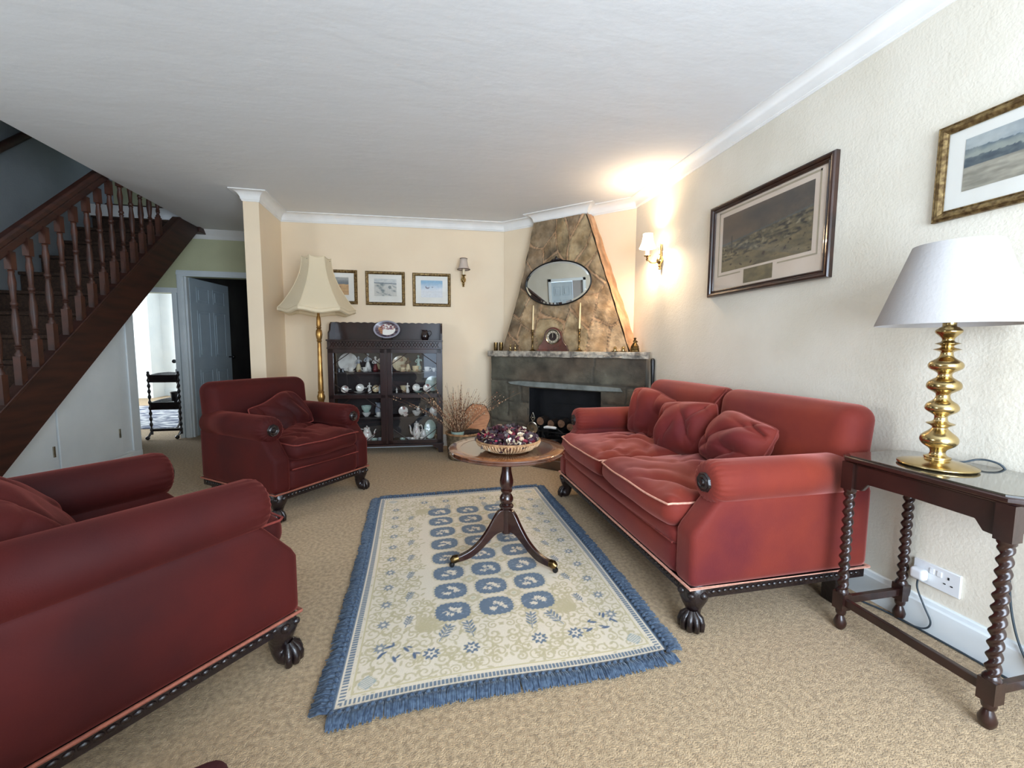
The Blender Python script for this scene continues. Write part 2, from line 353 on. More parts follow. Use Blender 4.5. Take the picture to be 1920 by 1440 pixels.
# ceiling with the stair opening
b = MB(); b.box(-2.53, FY, HC, 2.2, 5.9, HC+.12); b.box(LX-.1, 5.40, HC, -2.53, 5.9, HC+.12); b.box(LX-.1, FY, HC, -2.53, 2.3, HC+.12)
struct(b.build('ceiling', M['ceil'], smooth=False), 'white textured plaster ceiling with stair opening')
b = MB(); b.box(RX, FY, 0, RX+.1, 5.0, HC); struct(b.build('wall_right', M['wall'], smooth=False), 'cream woodchip papered wall behind the sofa')
b = MB(); b.prism([(-1.43, yb(-1.43)), (1.0, yb(1.0)), (1.0, yb(1)+.1), (-1.43, yb(-1.43)+.1)], 0, HC, 'z')
struct(b.build('wall_back', M['wallsmooth'], smooth=False), 'cream painted wall behind the china cabinet')
b = MB(); b.prism([(.916, 4.719), (1.98, 3.655), (2.06, 3.735), (.996, 4.80)], 0, HC, 'z')
struct(b.build('wall_corner', M['wallsmooth'], smooth=False), 'cream diagonal wall behind the stone chimney')
b = MB(); b.box(-1.56, 4.28, 0, -1.43, 5.85, HC); struct(b.build('wall_stub', M['wallsmooth'], smooth=False), 'cream end wall beside the hall')
# cornice profile swept
def cornice(name, path, closed=False, k=.085):
    prof = [(0, -k), (.006, -k), (.010, -k+.012)] + [(.014+(k-.022)*(1-math.cos(a*PI/2/6)), -k+.014+(k-.020)*math.sin(a*PI/2/6)) for a in range(7)] + [(k-.003, 0), (k, -.008), (k, 0), (0, 0)]
    vs = []; fs = []; n = len(prof); P = [Vector((*p, 0)) for p in path]
    for i, p in enumerate(P):
        if i == 0: d1 = d2 = (P[1]-P[0]).normalized()
        elif i == len(P)-1: d1 = d2 = (P[i]-P[i-1]).normalized()
        else: d1 = (P[i]-P[i-1]).normalized(); d2 = (P[i+1]-P[i]).normalized()
        n1 = Vector((d1.y, -d1.x, 0)); n2 = Vector((d2.y, -d2.x, 0)); m = (n1+n2); m = m/ max(.3, m.length_squared/2)
        for u, z in prof: vs.append((p.x+m.x*u, p.y+m.y*u, HC+z))
    for i in range(len(P)-1):
        for j in range(n):
            j2 = (j+1) % n; fs.append((i*n+j, i*n+j2, (i+1)*n+j2, (i+1)*n+j))
    fs.append(tuple(range(n))); fs.append(tuple(reversed(range((len(P)-1)*n, len(P)*n))))
    mb = MB(); mb.add(vs, fs); return struct(mb.build(name, M['cornice'], angle=30))
r2 = math.sqrt(2)
def ST(s, t, z=None):                       # diagonal corner frame: s along the wall, t out into the room
    k = 5.635-t*r2; x = (k+s*r2)/2; y = (k-s*r2)/2
    return (x, y) if z is None else (x, y, z)
cornice('trim_1', [(-1.56, 5.74), (-1.56, 4.28), (-1.43, 4.28), (-1.43, yb(-1.43)), (.916, 4.719), ST(-2.22, 0), ST(-2.235, .095), ST(-1.665, .095), ST(-1.68, 0), (1.968, 3.667), (1.968, FY)])
# skirting boards
def skirt(name, path, h=.13, t=.018, m=None):
    mb = MB()
    for (x0, y0), (x1, y1) in zip(path[:-1], path[1:]):
        d = Vector((x1-x0, y1-y0, 0)); L = d.length; a = math.atan2(d.y, d.x)
        mb.prism([(0, 0), (-t, 0), (-t, h-.025), (-t*.75, h-.018), (-t*.6, h-.004), (-t*.3, h), (0, h)], 0, L, 'x', Tz(x0, y0, 0, a))
    return struct(mb.build(name, m or M['gloss'], smooth=False))
skirt('baseboard_right', [(RX, 3.66), (RX, FY)])
skirt('baseboard_back', [(-1.43, 4.28), (-1.43, yb(-1.43)), (.916, 4.727)])
# front wall (behind the viewer) with a wide window, and left wall with a door
b = MB()
b.box(LX-.1, FY-.1, 0, -.75, FY, HC); b.box(1.8, FY-.1, 0, 2.1, FY, HC); b.box(-.75, FY-.1, 0, 1.8, FY, .35); b.box(-.75, FY-.1, 2.15, 1.8, FY, HC)
struct(b.build('wall_front', M['wall'], smooth=False), 'cream wall with the daylight window')
b = MB()
for x in (-.75, .1, .93, 1.75): b.box(x, FY-.07, .35, x+.05, FY-.02, 2.15)
for z in (.35, 1.65, 2.10): b.box(-.75, FY-.07, z, 1.8, FY-.02, z+.05)
b.box(-.80, FY-.1, .32, 1.85, FY+.03, .35)
struct(b.build('window_1', M['gloss'], smooth=False), 'white framed window')
b = MB(); b.box(LX-.1, FY, 0, LX, 1.82, HC); b.box(LX-.1, 1.82, 1.94, LX, 2.56, HC); b.box(LX-.1, 2.56, 0, LX, 3.3, HC)
struct(b.build('wall_entrance', M['wall'], smooth=False), 'cream wall around the entrance door')
b = MB(); b.box(LX-.1, 3.3, 0, LX, 5.8, 4.9); b.box(LX-.1, 2.3, HC, LX, 3.3, 4.9)
struct(b.build('wall_left', M['shadewall'], smooth=False), 'stairwell wall with cool shade in its colour')
def sixpanel(w, h, t=.04):
    mb = MB(); mb.box(0, 0, 0, w, t, h)
    cols = [(w*.14, w*.45), (w*.55, w*.86)]; rows = [(.10*h, .42*h), (.50*h, .80*h), (.85*h, .95*h)]
    for x0, x1 in cols:
        for z0, z1 in rows:
            for s_, y in ((-1, 0), (1, t)):
                for (a0, b0, a1, b1) in ((x0, z0, x1, z0+.012), (x0, z1-.012, x1, z1), (x0, z0, x0+.012, z1), (x1-.012, z0, x1, z1)):
                    mb.box(a0, y-.006 if s_ < 0 else y, b0, a1, y if s_ < 0 else y+.006, b1)
                mb.box(x0+.035, y-.008 if s_ < 0 else y, z0+.035, x1-.035, y if s_ < 0 else y+.008, z1-.035)
    return mb
b = MB(); b.box(LX-.06, 1.76, 0, LX+.02, 1.83, 1.99); b.box(LX-.06, 2.55, 0, LX+.02, 2.62, 1.99); b.box(LX-.06, 1.76, 1.93, LX+.02, 2.62, 1.99)
fr = struct(b.build('door_3', M['gloss'], smooth=False, bevel=.004), 'white entrance door seen in the mirror')
leaf = sixpanel(.50, 1.92).build('door_leaf', M['doorpaint'], fr, bevel=.003); leaf.location = (LX-.05, 2.05, 0); leaf.rotation_euler = (0, 0, R(90)); 
b = MB(); b.box(LX-.04, 1.83, 0, LX-.03, 2.05, 1.93); b.build('glass_panel', M['shade'], fr, smooth=False)

# ---- hall, far room, dark room
b = MB()
b.box(-3.95, 5.8, 1.76, -2.87, 5.9, HC); b.box(-2.87, 5.8, 0, -2.79, 5.9, HC); b.box(-2.79, 5.8, 1.96, -1.97, 5.9, HC); b.box(-1.97, 5.8, 0, -1.43, 5.9, HC); b.box(LX-.5, 5.8, HC, -1.43, 5.9, 4.9)
struct(b.build('wall_hall', M['hallwall'], smooth=False), 'pale green hall wall above the doors')
b = MB(); b.prism([(5.8, HC), (5.8, HC-.10), (5.79, HC-.10), (5.765, HC-.06), (5.72, HC-.012), (5.71, HC)], -2.9, -1.56, 'x'); struct(b.build('trim_2', M['cornice'], smooth=False))
b = MB()
def architrave(mb, x, z0, z1, w=.07): mb.box(x, 5.775, z0, x+w, 5.80, z1); mb.box(x+.012, 5.765, z0, x+w-.02, 5.775, z1)
architrave(b, -2.86, 0, 1.96); b.box(-2.86, 5.775, 1.96, -1.9, 5.80, 2.03); b.box(-2.86, 5.765, 1.975, -1.9, 5.775, 2.01); architrave(b, -1.97, 0, 1.96)
b.box(-2.80, 5.80, 0, -2.77, 5.93, 1.96)
d2 = struct(b.build('door_2', M['gloss'], smooth=False, bevel=.003), 'white six panel door standing open to a dark room')
leaf = sixpanel(.76, 1.95).build('door_leaf', M['doorpaint'], d2, bevel=.003); leaf.location = (-2.765, 5.86, .01); leaf.rotation_euler = (0, 0, R(81))
kb = MB(); kb.tube([(.70, 0, .97), (.70, -.05, .97)], .008); kb.sphere((.70, -.06, .97), .025); kb.tube([(.70, .04, .97), (.70, .09, .97)], .008); kb.sphere((.70, .10, .97), .025)
kb.build('door_knob', M['iron'], leaf)
b = MB(); b.box(-2.92, 5.775, 0, -2.87, 5.92, 1.76); b.box(-3.5, 5.775, 1.76, -2.86, 5.80, 1.82)
d1 = struct(b.build('door_1', M['gloss'], smooth=False, bevel=.003), 'white frame of the opening to the far room')
kb = MB(); kb.tube([(-2.94, 5.9, .94), (-2.985, 5.88, .94)], .007); kb.sphere((-2.99, 5.88, .94), .024); kb.build('door_knob', M['iron'], d1)
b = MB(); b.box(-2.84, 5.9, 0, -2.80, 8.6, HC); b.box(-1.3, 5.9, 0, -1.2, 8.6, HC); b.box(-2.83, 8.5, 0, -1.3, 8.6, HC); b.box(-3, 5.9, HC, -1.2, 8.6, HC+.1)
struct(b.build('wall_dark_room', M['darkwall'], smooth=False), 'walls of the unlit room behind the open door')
b = MB(); b.box(-7.2, 10.9, 0, -2.83, 11.0, HC); b.box(-7.2, 5.8, 0, -3.95, 5.9, HC); b.box(-2.90, 8.6, 0, -2.80, 11.0, HC); b.box(-7.2, 5.9, HC, -2.83, 11, HC+.1)
b.box(-7.2, 5.8, 0, -7.1, 11, .4); b.box(-7.2, 5.8, 2.3, -7.1, 11, HC); b.box(-7.2, 5.8, .4, -7.1, 6.6, 2.3); b.box(-7.2, 10.0, .4, -7.1, 11, 2.3)
b.box(-6.05, 10.45, 0, -5.75, 10.9, HC)
struct(b.build('wall_far_room', M['whitewall'], smooth=False), 'bright white walls of the far room')
b = MB(); b.box(-7.1, 10.87, 0, -2.99, 10.9, .15); struct(b.build('baseboard_far', M['gloss'], smooth=False))
b = MB(); b.box(-2.846, 5.9, 0, -2.84, 8.6, HC); struct(b.build('wall_far_side', M['whitewall'], smooth=False))
b = MB(); b.box(-5.35, 6.5, .0, -3.15, 9.0, .014); tag(b.build('rug', M['rugfar']), 'blue and white patterned rug in the bright far room', 'rug')
b = MB(); b.box(-7.05, 8.9, .1, -6.95, 10.2, 2.35)
# curtain as a pleated sheet
b = MB(); b.grid(lambda u, v: (-6.98+.05*math.sin(u*40), 9.4+u*1.3, .06+v*2.3), 90, 2)
tag(b.build('curtain', M['shade']), 'long white curtain at the far room window', 'curtain')
# dark-room counter
t = thing('worktop_unit', 'pale grey worktop unit in the dark room', 'cabinet', (-2.05, 7.6, 0))
b = MB(); b.box(-.42, -.3, 0, .7, .6, .72); b.build('body', M['worktop'], t, smooth=False); b = MB(); b.box(-.45, -.33, .72, .7, .6, .76); b.build('worktop', M['worktop'], t, bevel=.005)
b = MB(); b.lathe([(.0, 0), (.03, 0), (.032, .1), (.012, .14), (.012, .18), (0, .18)], 16, (-2.3, 7.5, .76)); tag(b.build('bottle', M['porc']), 'white bottle on the worktop in the dark room', 'bottle')
# upstairs
b = MB(); b.box(LX-.5, FY, 4.9, 2, 6, 5.0); b.box(-2.5, 2.3, HC+.12, -2.4, 5.4, 4.9); b.box(LX-.1, 2.2, HC, -2.4, 2.3, 4.9)
struct(b.build('wall_upstairs', M['whitewall'], smooth=False), 'upper walls of the stairwell')

# ---- under-stair panels
SL = .84
def zs(y, off=0): return .30+(y-3.08)*SL+off       # stringer bottom height at y
b = MB(); b.prism([(2.78, 0), (4.63, 0), (4.63, zs(4.63)+.02), (2.78, zs(2.78)+.02)], -2.72, -2.69, 'x')
b.box(LX, 4.60, 0, -2.69, 4.63, 1.5)
b.box(-2.69, 2.8, 0, -2.675, 4.645, .125); b.box(-2.69, 2.8, .125, -2.68, 4.64, .145)
b.box(-2.69, 4.53, .125, -2.678, 4.645, zs(4.5)); b.box(-2.69, 4.40, .125, -2.684, 4.44, zs(4.36))
pn = struct(b.build('wall_under_stairs', M['gloss'], smooth=False, bevel=.003), 'white painted cupboard panelling under the stairs')
for (y0, y1) in ((3.05, 3.70), (3.715, 4.385)):
    b = MB(); b.prism([(y0, .135), (y1, .135), (y1, zs(y1)-.02), (y0, max(.2, zs(y0)-.02))], -2.688, -2.672, 'x'); d = b.build('cupboard_door', M['gloss'], pn, smooth=False, bevel=.004)
    h = MB(); h.box(-2.672, y1-.05, .30, -2.664, y1-.035, .38); h.build('hinge', M['silver'], d)

# ================================================================= STAIRCASE
st = thing('staircase', 'dark timber staircase with turned balusters and brown carpet', 'staircase', (-2.53, 2.8, 0))
def L_(x, y, z): return (x+2.53, y-2.8, z)
y0, y1 = 2.72, 5.66
yt = 3.08+(HC-.30)/SL
b = MB(); y2 = 3.08+(HC-.66)/SL
b.prism([(y0-2.8, max(0, zs(y0))), (yt-.02-2.8, HC-.004), (y2-2.8, HC-.004), (y0-2.8, zs(y0, .36))], -.055, 0, 'x'); b.build('stringer', M['stair'], st, bevel=.006)
b = MB(); b.prism([(y0-2.8, zs(y0, .36)), (y2-2.8, HC-.004), (y2-.04-2.8, HC-.004), (y0-2.8, zs(y0, .39))], -.065, .008, 'x'); b.build('string_capping', M['stair'], st, bevel=.004)
b = MB(); b.box(-.10, yt-.08-2.8, HC-.055, .02, yt+.08-2.8, HC+.02); b.build('landing_trim', M['stair'], st, bevel=.006)
b = MB(); yr = 3.22+(HC-1.70)/.86
b.prism([(y0-2.8, 1.70+(y0-3.22)*.86), (yr+.9-2.8, 1.70+(yr+.9-3.22)*.86), (yr+.9-2.8, 1.76+(yr+.9-3.22)*.86), (y0-2.8, 1.76+(y0-3.22)*.86)], -.062, .0, 'x')
b.prism([(y0-2.8, 1.625+(y0-3.22)*.86), (yr+.9-2.8, 1.625+(yr+.9-3.22)*.86), (yr+.9-2.8, 1.70+(yr+.9-3.22)*.86), (y0-2.8, 1.70+(y0-3.22)*.86)], -.045, -.016, 'x')
b.build('handrail', M['stair'], st, bevel=.012)
bprof = [(0, 0), (.019, .0), (.019, .015), (.011, .03), (.013, .045), (.018, .052), (.013, .06), (.018, .068), (.012, .078), (.014, .10), (.021, .17), (.018, .24), (.012, .30), (.017, .31), (.012, .32), (.018, .33), (.018, .34), (.012, .35), (.015, .42), (.019, .47), (.013, .53), (.017, .54), (.012, .55), (.018, .562), (.0, .562)]
bal = MB(); bal.box(-.020, -.020, -.25, .020, .020, .17); bal.lathe([(r_*1.05, z_+.17) for r_, z_ in bprof[1:-1]], 14); bal.box(-.019, -.019, .72, .019, .019, .835)
b0 = None
for i in range(17):
    y = 2.775+i*.1335; zt = zs(y, .39)
    if b0 is None: b0 = bal.build('baluster', M['balust'], st); o = b0
    else: o = b0.copy(); COL.objects.link(o)
    o.location = L_(-2.555, y, zt+.0)
bp = MB(); bp.box(-.05, -.05, 0, .05, .05, 1.35); bp.box(-.06, -.06, 1.35, .06, .06, 1.38); bp.lathe([(.03, 1.38), (.05, 1.42), (.055, 1.45), (.04, 1.49), (0, 1.5)], 18); o = bp.build('newel_post', M['stair'], st); o.location = L_(-2.56, 2.66, 0)
nst = 15
for i in range(nst):
    rise = .188; go = rise/SL; y = 2.74+i*go; z = (i+1)*rise+.075
    if z > HC+.4: break
    b = MB(); b.box(LX+2.53+.01, y-2.8-.02, z-.03, -.055, y+go-2.8+.01, z); b.box(LX+2.53+.01, y-2.8, z-rise, -.055, y-2.8+.02, z-.03); b.build('step', M['staircarpet'], st, bevel=.008)
b = MB(); b.prism([(3.0, .238), (5.6, .238+2.6*SL), (5.6, .268+2.6*SL), (3.0, .268)], LX+.01+2.53, -.06, 'x', Tz(0, -2.8, 0)); b.build('soffit', M['gloss'], st)
b = MB(); b.tube([(LX+.06, 2.7, 1.29), (LX+.06, 5.3, 1.29+2.6*.86)], .032, 10); b.tube([(LX+.06, 3.0, 1.55), (LX, 3.0, 1.5)], .01)
tag(b.build('wall_handrail', M['stair']), 'dark handrail fixed to the stairwell wall high on the left', 'handrail')

# ================================================================= FIREPLACE
fp = thing('fireplace', 'stone corner fireplace with tapering crazy paved chimney breast and rough mantel shelf', 'fireplace', ST(-1.83, 0, 0), 0)
D0 = Vector(ST(-1.83, 0, 0))
FT = Matrix.Rotation(R(-45), 4, 'Z')     # local x = s, local -y = t
# local builder: x = s+1.83, y = -t
def zl(z): return (z-1.09)/(2.425-1.09)
def ledge(z): return -2.567+.327*zl(z)+.035*math.sin(zl(z)*PI)
def redge(z): return -1.172-.491*zl(z)-.0*math.sin(zl(z)*PI)
def ct(z): return .20-.10*zl(z)
rs = random.Random(5)
seeds = [(-2.30, 1.22), (-2.42, 1.28), (-2.47, 1.16), (-2.0, 1.30), (-2.25, 1.48), (-2.37, 1.62), (-1.72, 1.24), (-1.42, 1.2), (-1.62, 1.50), (-1.40, 1.47), (-1.95, 1.55), (-2.32, 1.85), (-1.95, 1.80), (-1.60, 1.78),
         (-2.20, 2.05), (-2.05, 2.12), (-2.13, 2.30), (-1.92, 2.22), (-1.72, 2.20), (-1.60, 2.02), (-1.81, 2.33), (-2.02, 1.96), (-1.55, 1.93), (-1.28, 1.2)]
cols = [rgb(*c) for c in [(133, 114, 87), (118, 100, 78), (114, 96, 75), (138, 122, 94), (139, 119, 92), (122, 106, 82), (146, 128, 98), (149, 125, 96), (148, 122, 92), (153, 128, 98), (136, 117, 91), (116, 100, 81), (131, 114, 89), (149, 126, 97),
        (119, 102, 81), (127, 109, 84), (118, 102, 80), (131, 114, 86), (139, 122, 93), (141, 122, 92), (122, 104, 82), (133, 114, 87), (140, 120, 92), (152, 129, 100)]]
MORT = rgb(196, 160, 124)
def stone_at(s, z):
    ws = s+.05*noise.noise(Vector((s*3.2, z*3.2, 1)))*1.3; wz = z+.06*noise.noise(Vector((s*3, z*3, 7)))*1.3
    d = sorted((math.hypot((ws-a)*1.35, (wz-c)*.85), i) for i, (a, c) in enumerate(seeds))
    return d[0][1], (d[1][0]-d[0][0])
b = MB(); NU, NV = 110, 130; CS = {}
def cf(u, v):
    z = 1.09+v*(2.425-1.09); s = ledge(z)+u*(redge(z)-ledge(z)); i, e = stone_at(s, z); wdt = .015+.013*noise.noise(Vector((s*4, z*4, 3)))
    n = noise.fractal(Vector((s*7, z*7, i*3.1)), .9, 2, 5)
    prot = .010*n + (.014 if e > wdt else .014*(e/wdt)**.7*0+.018) - .012*max(0, 1-abs(e-wdt)/.010)
    CS[(u, v)] = (i, e, wdt, n)
    return (s+1.83, -(ct(z)+prot), z)
def cc(u, v):
    i, e, w_, n = CS[(u, v)]
    if e < w_: k = .85+.3*n; return tuple(c*k for c in MORT)
    k = 1.42+.95*n; c = cols[i]
    if w_ <= e < w_+.012: k *= .62
    return tuple(max(.01, q*k) for q in c)
b.grid(cf, NU, NV, None, cc)
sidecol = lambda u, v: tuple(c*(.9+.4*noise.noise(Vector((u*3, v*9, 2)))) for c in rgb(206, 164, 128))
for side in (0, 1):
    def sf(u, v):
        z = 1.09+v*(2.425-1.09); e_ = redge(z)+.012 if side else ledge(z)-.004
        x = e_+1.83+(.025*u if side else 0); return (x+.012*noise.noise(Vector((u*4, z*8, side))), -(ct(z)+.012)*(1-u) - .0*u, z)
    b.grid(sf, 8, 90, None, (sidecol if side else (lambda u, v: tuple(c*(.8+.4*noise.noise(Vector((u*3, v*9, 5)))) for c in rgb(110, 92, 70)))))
T0 = FT
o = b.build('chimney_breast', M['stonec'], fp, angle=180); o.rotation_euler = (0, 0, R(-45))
# body
def bodyface(mb, s0, s1, z0, z1, nu, nv):
    def f(u, v):
        s = s0+u*(s1-s0); z = z0+v*(z1-z0); n = noise.fractal(Vector((s*6, z*6, 2)), .9, 2, 4); e = joint(s, z)
        return (s+1.83, -(.27+.008*n-(.010 if e < .007 else 0)), z)
    def c(u, v):
        s = s0+u*(s1-s0); z = z0+v*(z1-z0); e = joint(s, z); n = noise.fractal(Vector((s*5, z*5, 9)), .9, 2, 5)
        if e < .007: return rgb(74, 68, 58)
        k = .9+.5*n; g = noise.noise(Vector((s*1.7, z*2.6, 40)))*1.6+.5
        return tuple(q*k for q in mixc(rgb(98, 94, 80), rgb(98, 84, 68), g))
    mb.grid(f, nu, nv, None, c)
JX = [(-1.47, .77, 1.05), (-2.45, .40, .77), (-2.33, .08, .4), (-1.18, .35, .77), (-1.27, .08, .35), (-2.28, .55, .77)]
JZ = [(-2.7, -.95, .775), (-2.7, -2.2, .56), (-2.7, -2.2, .34), (-1.4, -.95, .60), (-1.4, -.95, .33)]
def joint(s, z):
    s += .035*noise.noise(Vector((s*4, z*4, 0))); z2 = z+.012*noise.noise(Vector((s*5, z*5, 4))); e = 9
    for x, a, c in JX:
        if a <= z <= c: e = min(e, abs(s-x))
    for a, c, y in JZ:
        if a <= s <= c: e = min(e, abs(z2-y))
    return e
b = MB(); S0, S1, O0, O1, OZ = -2.672, -1.0, -2.19, -1.405, .715
bodyface(b, S0, S1, OZ, 1.045, 120, 26); bodyface(b, S0, O0, 0, OZ, 40, 50); bodyface(b, O1, S1, 0, OZ, 34, 50)
dk = rgb(70, 66, 58)
b.box(S0+1.83-.0, -.26, 0, S0+1.845, 0, 1.045, col=dk); b.prism([(S1+1.83, -.262), (S1+1.83-.02, -.262), (S1+1.83-.17, -.01), (S1+1.83-.15, -.24)], 0, 1.045, 'z', col=dk)
b.box(O0+1.83-.02, -.265, 0, O0+1.83, 0, OZ, col=dk); b.box(O1+1.83, -.265, 0, O1+1.83+.02, 0, OZ, col=dk); b.box(O0+1.81, -.262, OZ, O1+1.85, 0, OZ+.02, col=dk)
o = b.build('surround', M['stoneb'], fp, angle=180); o.rotation_euler = (0, 0, R(-45))
b = MB(); b.box(O0+1.82, -.03, .02, O1+1.84, -.008, OZ+.01); b.box(O0+1.815, -.26, .05, O0+1.832, -.03, OZ); b.box(O1+1.828, -.26, .05, O1+1.845, -.03, OZ); b.box(O0+1.82, -.25, .05, O1+1.84, -.02, .10)
b.box(O0+2.0, -.05, .40, O1+1.70, -.03, .54)
o = b.build('firebox', M['soot'], fp); o.rotation_euler = (0, 0, R(-45))
b = MB()   # lintel strip
vs = lambda u: .012*noise.noise(Vector((u*6, 0, 3)))
pts = [(-2.44, .762), (-2.30, .778), (-1.9, .776), (-1.5, .768), (-1.22, .762), (-1.195, .728), (-1.5, .722), (-1.9, .722), (-2.2, .726), (-2.41, .742)]
b.prism([(x+1.83, z) for x, z in reversed(pts)], -.296, -.27, 'y'); o = b.build('lintel', M['slate'], fp, smooth=False, bevel=.004); o.rotation_euler = (0, 0, R(-45))
b = MB()   # mantel shelf: rough front edge
def mf(u, v):
    s = -2.69+u*1.72; a = v*2*PI; z = 1.062+.030*max(-1, min(1, 1.5*math.sin(a))); tt = .285+.03*max(-1, min(1, 1.5*math.cos(a)))
    n = noise.fractal(Vector((s*14, z*20, a)), .8, 2, 4)
    fr_ = max(0, math.cos(a)); return (s+1.83, -(tt+.012*n*fr_), z+(.004*n if math.sin(a) < 0 else .0))
b.grid(mf, 150, 20)
b.prism([(-.858, -.262), (.858, -.262), (.80, -.19), (.62, -.004), (-.85, -.004)], 1.035, 1.0915, 'z')
b.prism([(-.86, -.30), (-.855, -.30), (-.85, -.004), (-.86, -.004)], 1.033, 1.09, 'z'); b.prism([(.855, -.30), (.86, -.30), (.86, -.25), (.855, -.25)], 1.033, 1.09, 'z')
o = b.build('mantel_shelf', M['mantel'], fp, angle=60); o.rotation_euler = (0, 0, R(-45))
b = MB(); b.prism([(-.84, -.625), (.55, -.625), (.86, -.262), (-.84, -.262)], 0, .095, 'z'); o = b.build('hearth', M['hearth'], fp, smooth=False, bevel=.008); o.rotation_euler = (0, 0, R(-45))

HT = .095
def onfp(s, t, z): return ST(s, t, z)
# grate and logs
g = thing('fire_grate', 'black iron fire basket in the fireplace opening', 'fire grate', ST(-1.83, .17, .10), R(-45))
b = MB()
b.box(-.26, -.09, .03, .26, .08, .06)
for i in range(11): b.tube([(-.25+i*.05, -.09, .05), (-.25+i*.05, -.10, .17)], .006, 6)
b.tube([(-.26, -.10, .17), (.26, -.10, .17)], .008); b.build('basket', M['iron'], g)
for x in (-.24, .24): b = MB(); b.tube([(x, -.09, 0), (x, -.09, .05), (x, -.10, .20)], .010, 8); b.sphere((x, -.10, .21), .015); b.build('leg', M['iron'], g)
lg = None
for i, (s, z, r) in enumerate(((-2.11, .352, .045), (-1.985, .338, .040), (-1.865, .350, .043), (-1.765, .325, .038))):
    t = thing('log', ['round log end at the left of the fire', 'second log end from the left of the fire', 'third log end from the left in the fire', 'rightmost log end in the fire beside the sofa arm'][i], 'log', ST(s, .165, z), R(-45), 'sawn logs stacked in the fireplace')
    b = MB(); b.lathe([(r, 0), (r*1.02, .03), (r, .12)], 20, T=Tz(0, 0, 0, 0, R(-90))); b.build('bark', M['bark'], t)
    b = MB(); b.lathe([(0, -.002), (r*.92, -.002), (r*.92, .001)], 20, T=Tz(0, 0, 0, 0, R(-90)), fn=lambda a, z_: 1+.05*math.sin(3*a+i)); b.build('sawn_end', M['logend'], t)
b = MB(); 
for x, z in ((-.22, .28), (-.05, .27), (.12, .28)): b.lathe([(.045, 0), (.045, .14)], 16, T=Tz(x, -.03, z, 0, R(-90)) @ Matrix.Rotation(R(10), 4, 'Z'))
o = b.build('coal_bed', M['soot'], g); o.location = (0, .03, -.14)
# brass ornament with diamond finial (hearth)
t = thing('brass_ornament', 'round brass dish with a pointed loop finial standing on the hearth', 'ornament', ST(-2.03, .46, HT), R(-45))
b = MB(); b.lathe([(.0, 0), (.04, 0), (.04, .006), (.012, .012), (.010, .17)], 18); b.build('stand', M['silver'], t)
b = MB(); b.lathe([(0, .002), (.055, .0), (.061, .004), (.061, .010), (.05, .014), (0, .006)], 30, T=Tz(0, 0, .245, 0, R(90))); b.build('dish', M['silver'], t)
b = MB(); b.tube([(0, 0, .305), (.022, 0, .345), (0, 0, .395), (-.022, 0, .345), (0, 0, .305)], .005, 8); b.tube([(0, 0, .30), (0, 0, .31)], .006); b.sphere((0, 0, .345), .009); b.build('finial', M['silver'], t)
# kettle-like coal hod with white handle
t = thing('coal_scuttle', 'shiny black coal scuttle with white porcelain handle on the hearth', 'coal scuttle', ST(-1.80, .44, HT), R(-45))
b = MB(); b.lathe([(0, 0), (.075, 0), (.085, .02), (.10, .08), (.105, .13), (.098, .165), (.09, .165), (.095, .13), (.0, .05)], 26); b.build('bowl', M['iron'], t)
b = MB(); b.tube([(.10, 0, .15), (.085, 0, .22), (.02, 0, .262), (-.11, 0, .262), (-.13, 0, .20), (-.10, 0, .15)], .006); b.build('bail', M['iron'], t)
b = MB(); b.tube([(-.115, 0, .255), (-.08, 0, .262), (-.04, 0, .262), (.0, 0, .262), (.02, 0, .26)], [.010, .015, .013, .015, .010], 12); b.build('handle', M['porc'], t)
t = thing('black_kettle', 'small black round kettle on the hearth beside the sofa arm', 'kettle', ST(-1.63, .47, HT), R(-45))
b = MB(); b.lathe([(0, 0), (.05, 0), (.072, .03), (.075, .07), (.05, .11), (.02, .12)], 22); b.build('body', M['iron'], t)
b = MB(); b.tube([(-.06, 0, .1), (-.055, 0, .16), (0, 0, .19), (.055, 0, .16), (.06, 0, .1)], .006); b.build('handle', M['iron'], t)
b = MB(); b.lathe([(.022, .118), (.02, .125), (.006, .13), (.01, .14), (0, .147)], 14); b.build('lid', M['iron'], t)
# black turned stick leaning between mantel and wall
b = MB(); p0, p1 = Vector((1.935, 3.22, .012)), Vector((1.945, 3.265, 1.04)); rr = [.011, .012, .012, .017, .012, .017, .012, .012, .014, .013, .012, .018, .012, .013, .016, .018, .019, .017, .006]
zsn = [0, .1, .3, .31, .32, .34, .35, .5, .56, .6, .66, .67, .68, .75, .85, .93, .975, .99, 1.0]
b.tube([p0.lerp(p1, q) for q in zsn], rr, 12); tag(b.build('walking_stick', M['iron']), 'black turned stick leaning in the corner right of the fireplace', 'stick')

